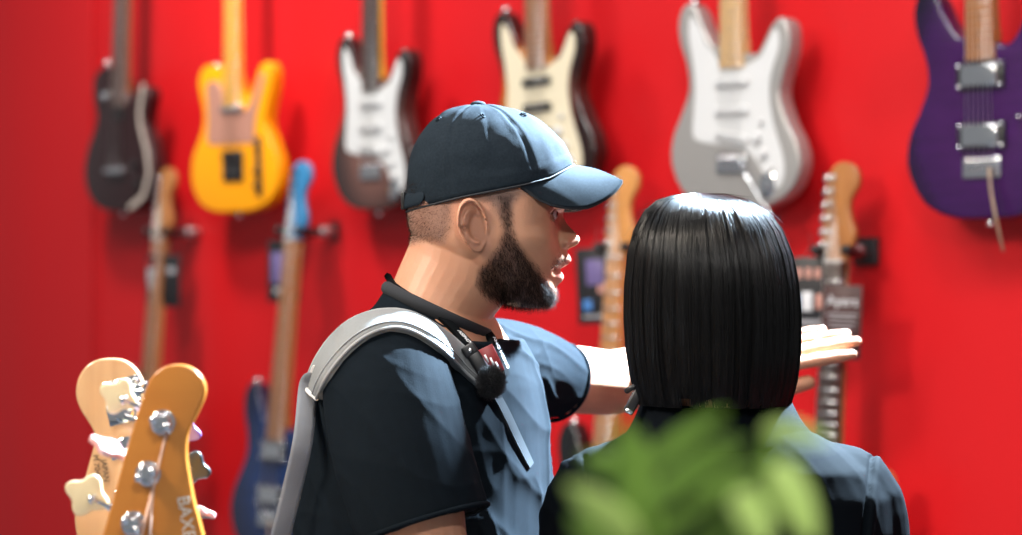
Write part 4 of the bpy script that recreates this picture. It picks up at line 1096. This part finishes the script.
# hair: a solid under-layer and many fibres falling from the crown
HT = [0, .06, .14, .23, .33, .44, .56, .68, .80, .91, 1.0]
HRAD = [0.0, .30, .55, .73, .86, .95, 1.0, 1.015, 1.0, .95, .87]
HPY = [193, 194.5, 201, 213, 231, 255, 285, 317, 350, 380, 404]
def hair_pt(az, t, layer=1.0):
    """az 0 = right of the picture, 90 degrees = away from the camera (the face)"""
    rad = np.interp(t, HT, HRAD); py = np.interp(t, HT, HPY)
    cx = np.interp(t, [0, .25, .5, 1], [699, 706, 710, 713])
    c, s = np.cos(az), np.sin(az)
    x = cx + (.1025 * layer / ws) * rad * c; y = WD - .004 + (.112 * layer) * rad * s
    d = np.ones_like(t) * WD
    return np.stack([(x - 511) * ws, y, EYE - (py + (1 - layer) * 26 * np.clip(1 - t, 0, 1) - 267.5) * ws], -1)
def tmax(az):
    f = np.abs((az - R(104) + math.pi) % (2 * math.pi) - math.pi); return np.where(f < R(52), .50, np.where(f < R(70), .50 + (f - R(52)) / R(18) * .5, 1.0))
nA_, nT_ = 120, 50; az = np.linspace(0, 2 * math.pi, nA_, endpoint=False)
G = np.stack([hair_pt(az, tmax(az) * (j / nT_) * .965, .925) for j in range(nT_ + 1)], 0)
idx = np.arange(G.shape[0] * nA_).reshape(-1, nA_); nx = np.roll(idx, -1, 1)
Q = np.stack([idx[:-1], nx[:-1], nx[1:], idx[1:]], -1).reshape(-1, 4)
hair = link('hair', quads_mesh('hair', G.reshape(-1, 3), Q), HAIRM, woman, True)
sd = hair.modifiers.new('s', 'SOLIDIFY'); sd.thickness = .001; sd.offset = 0
def bob(n, seed, l0, l1, wd, name):
    rg = np.random.default_rng(seed); s = 18
    az = rg.random(n) * 2 * math.pi; lay = l0 + (l1 - l0) * rg.random(n) ** .6
    # locks: fibres gather round shared directions
    nl = 95; lock = rg.random(nl) * 2 * math.pi; lw = rg.normal(0, 1, (nl, 3))
    k = np.argmin(np.abs((az[:, None] - lock[None] + math.pi) % (2 * math.pi) - math.pi), 1)
    dl = (lock[k] - az + math.pi) % (2 * math.pi) - math.pi
    T = np.linspace(0.0, 1, s)[None] ** .9 * (tmax(az) * (.955 + rg.normal(0, .016, n) + .022 * lw[k, 0]))[:, None]
    A = az[:, None] + dl[:, None] * .45 * np.linspace(0, 1, s)[None] + rg.normal(0, .03, n)[:, None] * np.linspace(0, 1, s)[None] ** 1.5 + .02 * np.sin(np.linspace(0, 4, s)[None] + lw[k, 1][:, None]) * np.linspace(0, 1, s)[None]
    Ly = lay[:, None] + (.018 * lw[k, 2])[:, None] * np.linspace(0, 1, s)[None] ** .8 + .012 * np.abs(dl[:, None]) * -1
    start = rg.random(n) * .03
    Pn = hair_pt(A, np.clip(T + start[:, None], 0, 1.02), Ly)
    return fibre_mesh(Pn, wd, name, HAIRM, hair, taper=False)
bob(17000, 2, .94, 1.0, .00032, 'hair_strands')
rg = np.random.default_rng(12); n = 70; az = rg.random(n) * math.pi * 2; s = 8
t0_ = rg.random(n) * .2 + .02
T = t0_[:, None] + np.linspace(0, .16, s)[None] * (.5 + rg.random(n))[:, None]; Pn = hair_pt(az[:, None] + np.zeros((1, s)), T, 1 + np.linspace(0, 1, s)[None] ** 1.4 * (.03 + .10 * rg.random(n))[:, None])
fibre_mesh(Pn, .00014, 'flyaway_strands', HAIRM, hair)
# small collar clip at the left of the neck
cp = P(634, 401, WD - .03); clip = empty('collar_clip', cp, (0, 0, 0), 'small black clip with silver catch on the left of the dark jacket collar', 'clip')
MB().box(cp, (.012, .014, .030), (0, R(28), 0), .002).build('clip_body', BLACK, clip, True)
MB().box(cp + Vector((-.006, -.004, -.012)), (.010, .010, .006), (0, R(28), 0), .0015).build('catch', CHROME, clip, True)
MB().tube([cp + Vector((-.008, 0, .012)), cp + Vector((-.002, -.004, .016)), cp + Vector((.010, 0, .02))], .0035, 8).build('cord', BLACK, clip, True)

# ================================================================ tags that hang from the lower guitars
def price_tag(px, py, off, wpx, hpx, label, base, details, roll=0, name='price_tag'):
    c = W(px, py, off); s = c.y / F
    root = empty(name, c, (0, R(roll), -WA + R(20)), label, 'tag', 'tags hanging from the guitars')
    w_, h_ = wpx * s / math.cos(WA - R(20)), hpx * s
    card = MB().box((0, 0, 0), (w_, .0022, h_), None, .0008).build('card', base, root)
    for kind, x, z, a, b_, m_ in details:
        MB().box((x * w_, -.0016, z * h_), (a * w_, .0012, b_ * h_), None, .0003).build(kind, m_, card)
    MB().tube([(0, 0, h_ * .5), (.006, .012, h_ * .5 + .02), (0, .03, h_ * .5 + .045)], .0011, 6).build('cord', BLACK, root)
    return root, card, w_, h_
TBLK = mat('black_card', (.012, .011, .013), .45); TBRN = mat('dark_maroon_card', (.045, .010, .010), .45)
TVIO = mat('violet_print', (.16, .12, .28), .4); TGRY = mat('grey_print', (.35, .34, .36), .5); TWHT = mat('white_card_print', (.72, .72, .74), .5)
TBLU = mat('blue_print', (.06, .20, .5), .4); TPNK = mat('salmon_print', (.6, .28, .22), .5); TRED = mat('red_print', (.5, .03, .03), .5)
price_tag(163, 281, -.005, 36, 52, 'black tag with silver print on the guitar furthest left in the lower row', TBLK,
          [('silver_print', -.30, .10, .3, .28, TGRY), ('white_print', -.25, -.12, .26, .2, TWHT), ('red_print', -.38, .34, .1, .12, TRED), ('grey_band', .25, .2, .25, .12, TGRY)])
price_tag(284, 271, -.005, 34, 62, 'black and violet tag behind the neck of the dark blue guitar', TBLK,
          [('violet_print', -.15, .05, .45, .5, TVIO), ('grey_band', -.1, -.32, .4, .1, TGRY), ('grey_band', .2, .36, .3, .06, TVIO)])
price_tag(594, 286, -.005, 34, 76, 'black tag with violet picture beside the capped person\'s mouth', TBLK,
          [('violet_print', .05, .18, .5, .34, TVIO), ('salmon_print', .22, -.05, .2, .10, TPNK), ('blue_print', -.2, -.25, .25, .14, TBLU), ('grey_band', 0, -.40, .7, .04, TGRY)], -3)
price_tag(805, 294, -.002, 44, 74, 'black tag with rows of coloured print between hair and dark fretboard', TBLK,
          [('salmon_print', x, .28, .12, .14, TPNK) for x in (-.32, -.12, .08, .28)] + [('blue_print', -.22, -.12, .2, .22, TBLU), ('white_print', .05, -.10, .22, .26, TWHT), ('salmon_print', .3, -.1, .12, .2, TPNK), ('grey_band', 0, -.38, .9, .06, TGRY)])
r_, c_, w_, h_ = price_tag(842, 322, -.055, 36, 74, 'dark maroon tag with white lettering in front of the dark fretboard', TBRN,
          [('printed_line', 0, .10, .8, .022, TGRY), ('printed_line', 0, .05, .66, .018, TGRY), ('printed_line', 0, -.02, .74, .018, TGRY), ('printed_line', 0, -.08, .6, .018, TGRY)], 2)
rr = r_.matrix_basis.to_3x3(); lt = letters('Ayers', r_.matrix_basis @ Vector((0, -.0012, h_ * .28)), rr @ Vector((1, 0, 0)), rr @ Vector((0, 0, 1)), .026, c_, TWHT); lt.name = 'lettering'

# ================================================================ the two basses in the foreground
BAMB = mat('amber_flamed_maple', (.60, .235, .035), .28, coat=.9, var=((7, 60, 22), .7, (.44, .145, .018)))
BBLO = mat('blond_maple', (.58, .35, .18), .3, coat=.8, var=((90, 60, 3), .5, (.48, .27, .13)))
PEARL = mat('cream_pearl_key', (.86, .70, .42), .2, coat=1); PEARLP = mat('pink_pearl_key', (.66, .50, .56), .2, coat=1, var=((60, 60, 60), .5, (.8, .3, .25)))
PVIO = mat('violet_pearl_key', (.17, .09, .30), .3, coat=1); KBLK = mat('black_pearl_key', (.008, .012, .014), .35, coat=.2)
COPPER = mat('copper_wound_string', (.55, .36, .28), .4, .6)
def clover(r=.0155):
    return [((r * (.86 + .16 * math.cos(4 * t))) * math.cos(t) * 1.05, (r * (.86 + .16 * math.cos(4 * t))) * math.sin(t)) for t in np.linspace(0, 2 * math.pi, 40, endpoint=False)]
def headstock_bass(name, pts, d, posts, keys, front, woodm, label, foot):
    """pts, posts and keys measured on the photograph at distance d, built as a real instrument standing on its stand"""
    o = P(sum(p[0] for p in pts) / len(pts), 640, d); root = empty('bass_guitar', (o.x, o.y, 0), (0, 0, 0), label, 'guitar', 'basses standing in front')
    q = lambda x, y: ((x - 511) / F * d, EYE - (y - 267.5) / F * d)
    # head
    out = closed([q(*p) for p in pts], 4)
    m = MB().prism(out, d - .008, d + .008, .0028, 3); hd = m.build('headstock', woodm, root, True, auto=50)
    # neck and body, reaching down to the stand
    n0 = Vector((q(*foot[0])[0], d, q(*foot[0])[1])); n1 = Vector((q(*foot[1])[0], d, q(*foot[1])[1])); ax = (n1 - n0).normalized(); sd = ax.cross(Vector((0, 1, 0))).normalized()
    L = .64; bend = n0 + ax * L
    sgn = -1 if front else 1
    rings = [(n0 + ax * L * k / 8 + Vector((0, -sgn * .004, 0)), sd * (.0205 + .011 * k / 8), Vector((0, .013, 0))) for k in range(9)]
    MB().loft(rings, 20).build('neck', woodm, root, True)
    m = MB(); rings = [(n0 + ax * L * k / 8 + Vector((0, sgn * .011, 0)), sd * (.0205 + .011 * k / 8), Vector((0, .003, 0))) for k in range(9)]
    m.loft(rings, 4, p=8); m.build('fretboard', ROSEWOOD, root, True)
    Mx = Matrix((sd * -1, Vector((0, 1, 0)), -ax)).transposed().to_4x4(); Mx.translation = bend + ax * .30
    m = MB().prism([(x * 1.12, z * 1.12) for x, z in closed(STRAT, 4)[::-1]], -.02, .02, .006, 3); m.bm.transform(Mx); m.build('body', BLACK if front else G_NAT, root, True)
    MB().tube([Vector((q(*posts[0])[0] + .0075, d + sgn * .018, q(*posts[0])[1])), n0 + sd * -.014 + Vector((0, sgn * .016, 0)), bend + sd * -.014 + Vector((0, sgn * .016, 0))], .0016, 6, 1, ends=False).build('string', COPPER, root, True)
    return root, hd, q, n0, bend
# amber headstock, face to the camera
D1 = 2.42
amb = [(178, 364), (192, 367), (202, 376), (206.5, 387), (205.5, 397), (201, 408), (195, 420), (189, 434), (187.5, 450), (189, 467), (195, 500), (203, 530), (207, 556), (200, 585), (176, 610), (158, 628), (154, 640),
       (116, 640), (112, 628), (100, 606), (93, 580), (97, 556), (104, 533), (114, 498), (127, 450), (137, 418), (144, 396), (151, 379), (162, 368)]
A_, Ah, qa, n0, bend = headstock_bass('amber', amb, D1, [(164, 422)], None, True, BAMB, 'bass guitar with glossy amber headstock facing the camera, lower left', ((135, 630), (121, 720)))
def post(root, q, x, y, d, key, km, front=True, kr=.0155, turn=0.0, edge=False):
    sgn = -1 if front else 1
    X, Z = q(x, y); t = empty_part = None
    m = MB(); m.cyl((X, d + sgn * .008, Z), (X, d + sgn * .0105, Z), .0135, .0125, 28, .001); m.cyl((X, d + sgn * .010, Z), (X, d + sgn * .024, Z), .0095, .0088, 28, .0015)
    m.box((X, d + sgn * .0245, Z), (.0035, .003, .019), (0, turn, 0), .0005)
    for k in (-1, 1): m.ball((X + k * .0075 * math.cos(turn), d + sgn * .024, Z + k * -.0075 * math.sin(turn)), .0048, (1, .8, 1), seg=14)
    for k in range(3): m.cyl((X, d + sgn * (.0125 + .003 * k), Z), (X, d + sgn * (.0145 + .003 * k), Z), .0103, seg=24, bev=.0009)
    # gear housing on the other face and the shaft out to the key
    g = Vector((X, d - sgn * .013, Z)); m.cyl(g, g + Vector((0, -sgn * .008, 0)), .012, seg=24, bev=.001)
    KX, KZ = q(*key); kp = Vector((KX, d - sgn * .018, KZ)); m.cyl(g + Vector((0, -sgn * .004, 0)), kp, .0042, .0036, 12)
    o = m.build('tuner', CHROME, root, True)
    dirn = (kp - g).normalized()
    mm = MB().prism(clover(kr), -.0035, .0035, .0015, 2)
    rot = Matrix.Rotation(math.atan2(-dirn.z, dirn.x), 4, 'Y') @ (Matrix.Rotation(R(78), 4, 'X') if edge else Matrix.Rotation(R(-12 + 10 * turn), 4, 'X'))
    mm.bm.transform(Matrix.Translation(kp) @ rot); mm.build('tuning_key', km, o, True)
    mc = MB(); mc.cyl(kp + Vector((0, -.006, 0)) - dirn * .010, kp - dirn * .004 + Vector((0, -.005, 0)), .0052, .0045, 16, .001); mc.build('key_collar', CHROME, o, True)
    return o
post(A_, qa, 164, 422, D1, (116, 397), PEARL, turn=.5, kr=.0195)
post(A_, qa, 149.5, 473, D1, (106, 449), PEARLP, turn=-.4, edge=True, kr=.021)
post(A_, qa, 135, 523, D1, (84, 497), PEARL, turn=.7, kr=.0225)
post(A_, qa, 120, 590, D1, (74, 580), PEARL, turn=.1)
m = MB(); X, Z = qa(76, 548)
for k, (x0, y0, x1) in enumerate(((156.5, 476, 144), (142, 527, 136), (129, 576, 129))):
    a_ = qa(x0, y0); b_ = qa(x1, 640); MB().cyl((a_[0], D1 - .018, a_[1]), (b_[0], D1 - .010, b_[1]), .0016, seg=8).build('string', COPPER, A_, True)
X, Z = qa(188, 518)
lg = letters('BAXER', (X, D1 - .0085, Z - .004), (.16, 0, -1), (1, 0, .16), .018, Ah, mat('cream_logo_print', (.72, .66, .56), .5)); lg.name = 'logo_lettering'
# blond headstock, seen from behind
D2 = 2.60
blo = [(110, 358), (125, 360), (136, 368), (143, 380), (145, 393), (142, 408), (138, 425), (144, 450), (152, 480), (160, 510), (166, 540), (164, 570), (152, 600), (142, 640), (108, 640), (100, 612), (92, 580), (82, 552), (77, 530), (76, 514), (81, 496), (88, 470), (93, 452), (96, 437), (91, 424), (82, 410), (77, 395), (79, 379), (87, 366), (97, 360)]
B_, Bh, qb, n0b, bendb = headstock_bass('blond', blo, D2, [(132, 390)], None, False, BBLO, 'bass guitar with blond headstock seen from behind, lower left', ((125, 630), (122, 720)))
def gear(x, y, key, km, edge=False, kr=.016):
    X, Z = qb(x, y); m = MB()
    m.box((X, D2 - .0085, Z), (.040, .003, .022), (0, R(-14), 0), .001); m.cyl((X, D2 - .009, Z), (X, D2 - .016, Z), .0115, seg=28, bev=.002)
    for k in range(5):
        a = R(-14); off = -.010 + .005 * k; m.cyl((X + .014 + off * .1, D2 - .014, Z - .008 + off), (X + .028, D2 - .014, Z - .004 + off), .0026, seg=10)
    m.ball((X - .014, D2 - .011, Z + .005), .0034, seg=12); m.ball((X + .014, D2 - .011, Z + .009), .0034, seg=12)
    KX, KZ = qb(*key); kp = Vector((KX, D2 - .014, KZ)); m.cyl((X, D2 - .014, Z - .004), kp, .004, seg=12); m.cyl((X, D2 + .008, Z), (X, D2 + .024, Z), .009, seg=20)
    o = m.build('tuner', CHROME, B_, True)
    dirn = (kp - Vector((X, D2 - .014, Z))).normalized(); mm = MB().prism(clover(kr), -.0035, .0035, .0015, 2)
    mm.bm.transform(Matrix.Translation(kp) @ Matrix.Rotation(math.atan2(-dirn.z, dirn.x), 4, 'Y') @ Matrix.Rotation(R(70 if edge else 10), 4, 'X')); mm.build('tuning_key', km, o, True)
gear(124, 388, (180, 388), PVIO, True)
gear(127, 412, (186, 430), PVIO, kr=.018)
gear(129, 446, (194, 467), KBLK, kr=.0195)
gear(136, 495, (202, 511), PEARLP, True)
SN = mat('black_stamped_ink', (.02, .015, .012), .6)
for t_, x, y in (('M 70425', 98.5, 468), ('JAPAN', 106.5, 470)):
    X, Z = qb(x, y); o = letters(t_, (X, D2 - .0085, Z), (.13, 0, -1), (1, 0, .13), .0085, Bh, SN); o.name = 'stamped_number'
# the stand that carries both
c0 = (bend + bendb) / 2; st = empty('instrument_stand', (c0.x, c0.y, 0), (0, 0, 0), 'black floor stand under the two basses, below the picture', 'stand')
zb = min(bend.z, bendb.z) - .38
for sx in (-1, 1):
    for sy in (-1, 1): MB().tube([(sx * .04, sy * .03, .42), (sx * .2, sy * .2, .012)], .012, 10).build('leg', BLACKM, st)
MB().cyl((0, 0, .30), (0, 0, zb + .02), .014, seg=16).build('pole', BLACKM, st)
MB().box((0, 0, zb), (.42, .34, .02), None, .006).build('cradle', BLACKM, st)

# ================================================================ the pot plant close to the camera
LEAF = mat('fresh_green_leaf', (.24, .42, .07), .5, spec=.3, var=((30, 30, 30), .6, (.17, .33, .04)))
LEAF_LIT = mat('lit_leaf_green', (.55, .75, .22), .5, spec=.3, var=((30, 30, 30), .6, (.45, .66, .15)))  # paler green for leaves in light; their highlights put into the colour
STEM = mat('green_stem', (.14, .25, .05), .5)
for m_ in (LEAF, LEAF_LIT): m_.node_tree.nodes['Principled BSDF'].inputs['Sheen Weight'].default_value = .1
DP = 1.2
pp = P(690, 760, DP); plant = empty('potted_plant', (pp.x, DP, 0), (0, 0, 0), 'green leafy plant standing close to the camera, blurred, in front of the dark jacket', 'plant')
def leaf(px0, px1, wpx, dd, mt, arch=.0, twist=0.0):
    a = P(px0[0], px0[1], DP + dd); b = P(px1[0], px1[1], DP + dd * 1.3 - .015); w_ = wpx * DP / F; dirn = b - a; L = dirn.length
    side = dirn.cross(Vector((math.sin(twist), -math.cos(twist), .0))).normalized(); nrm = side.cross(dirn).normalized(); n = 14; k = 6; bm = bmesh.new(); rows = []
    for i in range(n + 1):
        t = i / n; c = a + dirn * t + Vector((0, 0, arch * L * math.sin(math.pi * t))); hw = w_ * .5 * (math.sin(math.pi * min(1, .06 + t * .94) ** .8) ** .65 if 0 < t < 1 else .04)
        rows.append([bm.verts.new(c + side * hw * (j / k * 2 - 1) + nrm * (.18 * hw * ((j / k * 2 - 1) ** 2) * -1)) for j in range(k + 1)])
    for i in range(n):
        for j in range(k): bm.faces.new((rows[i][j], rows[i][j + 1], rows[i + 1][j + 1], rows[i + 1][j]))
    m = MB(); m._add(bm, Matrix.Identity(4)); o = m.build('leaf', mt, plant, True); s = o.modifiers.new('s', 'SOLIDIFY'); s.thickness = .0012
    return o
for a, b, w_, dd, mt in (((640, 560), (622, 418), 40, .03, LEAF), ((652, 580), (640, 430), 30, .05, LEAF), ((640, 545), (566, 484), 34, .0, LEAF_LIT), ((645, 470), (727, 412), 24, .0, LEAF), ((650, 505), (745, 440), 28, -.02, LEAF),
                         ((655, 540), (762, 462), 24, .02, LEAF), ((690, 560), (775, 480), 24, .03, LEAF), ((610, 560), (572, 515), 30, -.02, LEAF), ((765, 545), (770, 425), 20, .04, LEAF),
                         ((762, 430), (830, 442), 22, .02, LEAF_LIT), ((775, 462), (816, 545), 40, .0, LEAF_LIT), ((735, 490), (768, 550), 34, -.03, LEAF_LIT), ((740, 520), (800, 455), 26, .05, LEAF),
                         ((600, 575), (640, 480), 30, .02, LEAF), ((620, 480), (580, 455), 18, .04, LEAF), ((725, 575), (790, 500), 36, .06, LEAF), ((628, 470), (598, 452), 16, .06, LEAF)):
    leaf(a, b, w_, dd, mt, .03, random.uniform(-.5, .5))
crown = P(690, 660, DP)
for k, (tx, ty, dd) in enumerate(((640, 545, .02), (652, 560, .03), (690, 560, .03), (765, 545, .02), (725, 575, .05), (612, 560, 0))):
    MB().tube([Vector((crown.x, DP, 1.16)), crown + Vector(((tx - 690) * .0002, dd, 0)), P(tx, ty, DP + dd)], [.006, .005, .0035], 10).build('stem', STEM, plant, True)
MB().loft([(Vector((crown.x, DP, z)), (r, 0, 0), (0, r, 0)) for z, r in ((.98, .07), (1.0, .078), (1.15, .10), (1.185, .106), (1.19, .10), (1.17, .096))], 36).build('pot', mat('white_ceramic_pot', (.7, .7, .68), .3), plant, True)
MB().box((crown.x, DP, .49), (.30, .30, .98), None, .01).build('plinth', mat('white_plinth', (.6, .6, .6), .6)); bpy.data.objects['plinth'].name = 'display_plinth'; tag(bpy.data.objects['display_plinth'], 'white display plinth under the potted plant, below the picture', 'plinth')
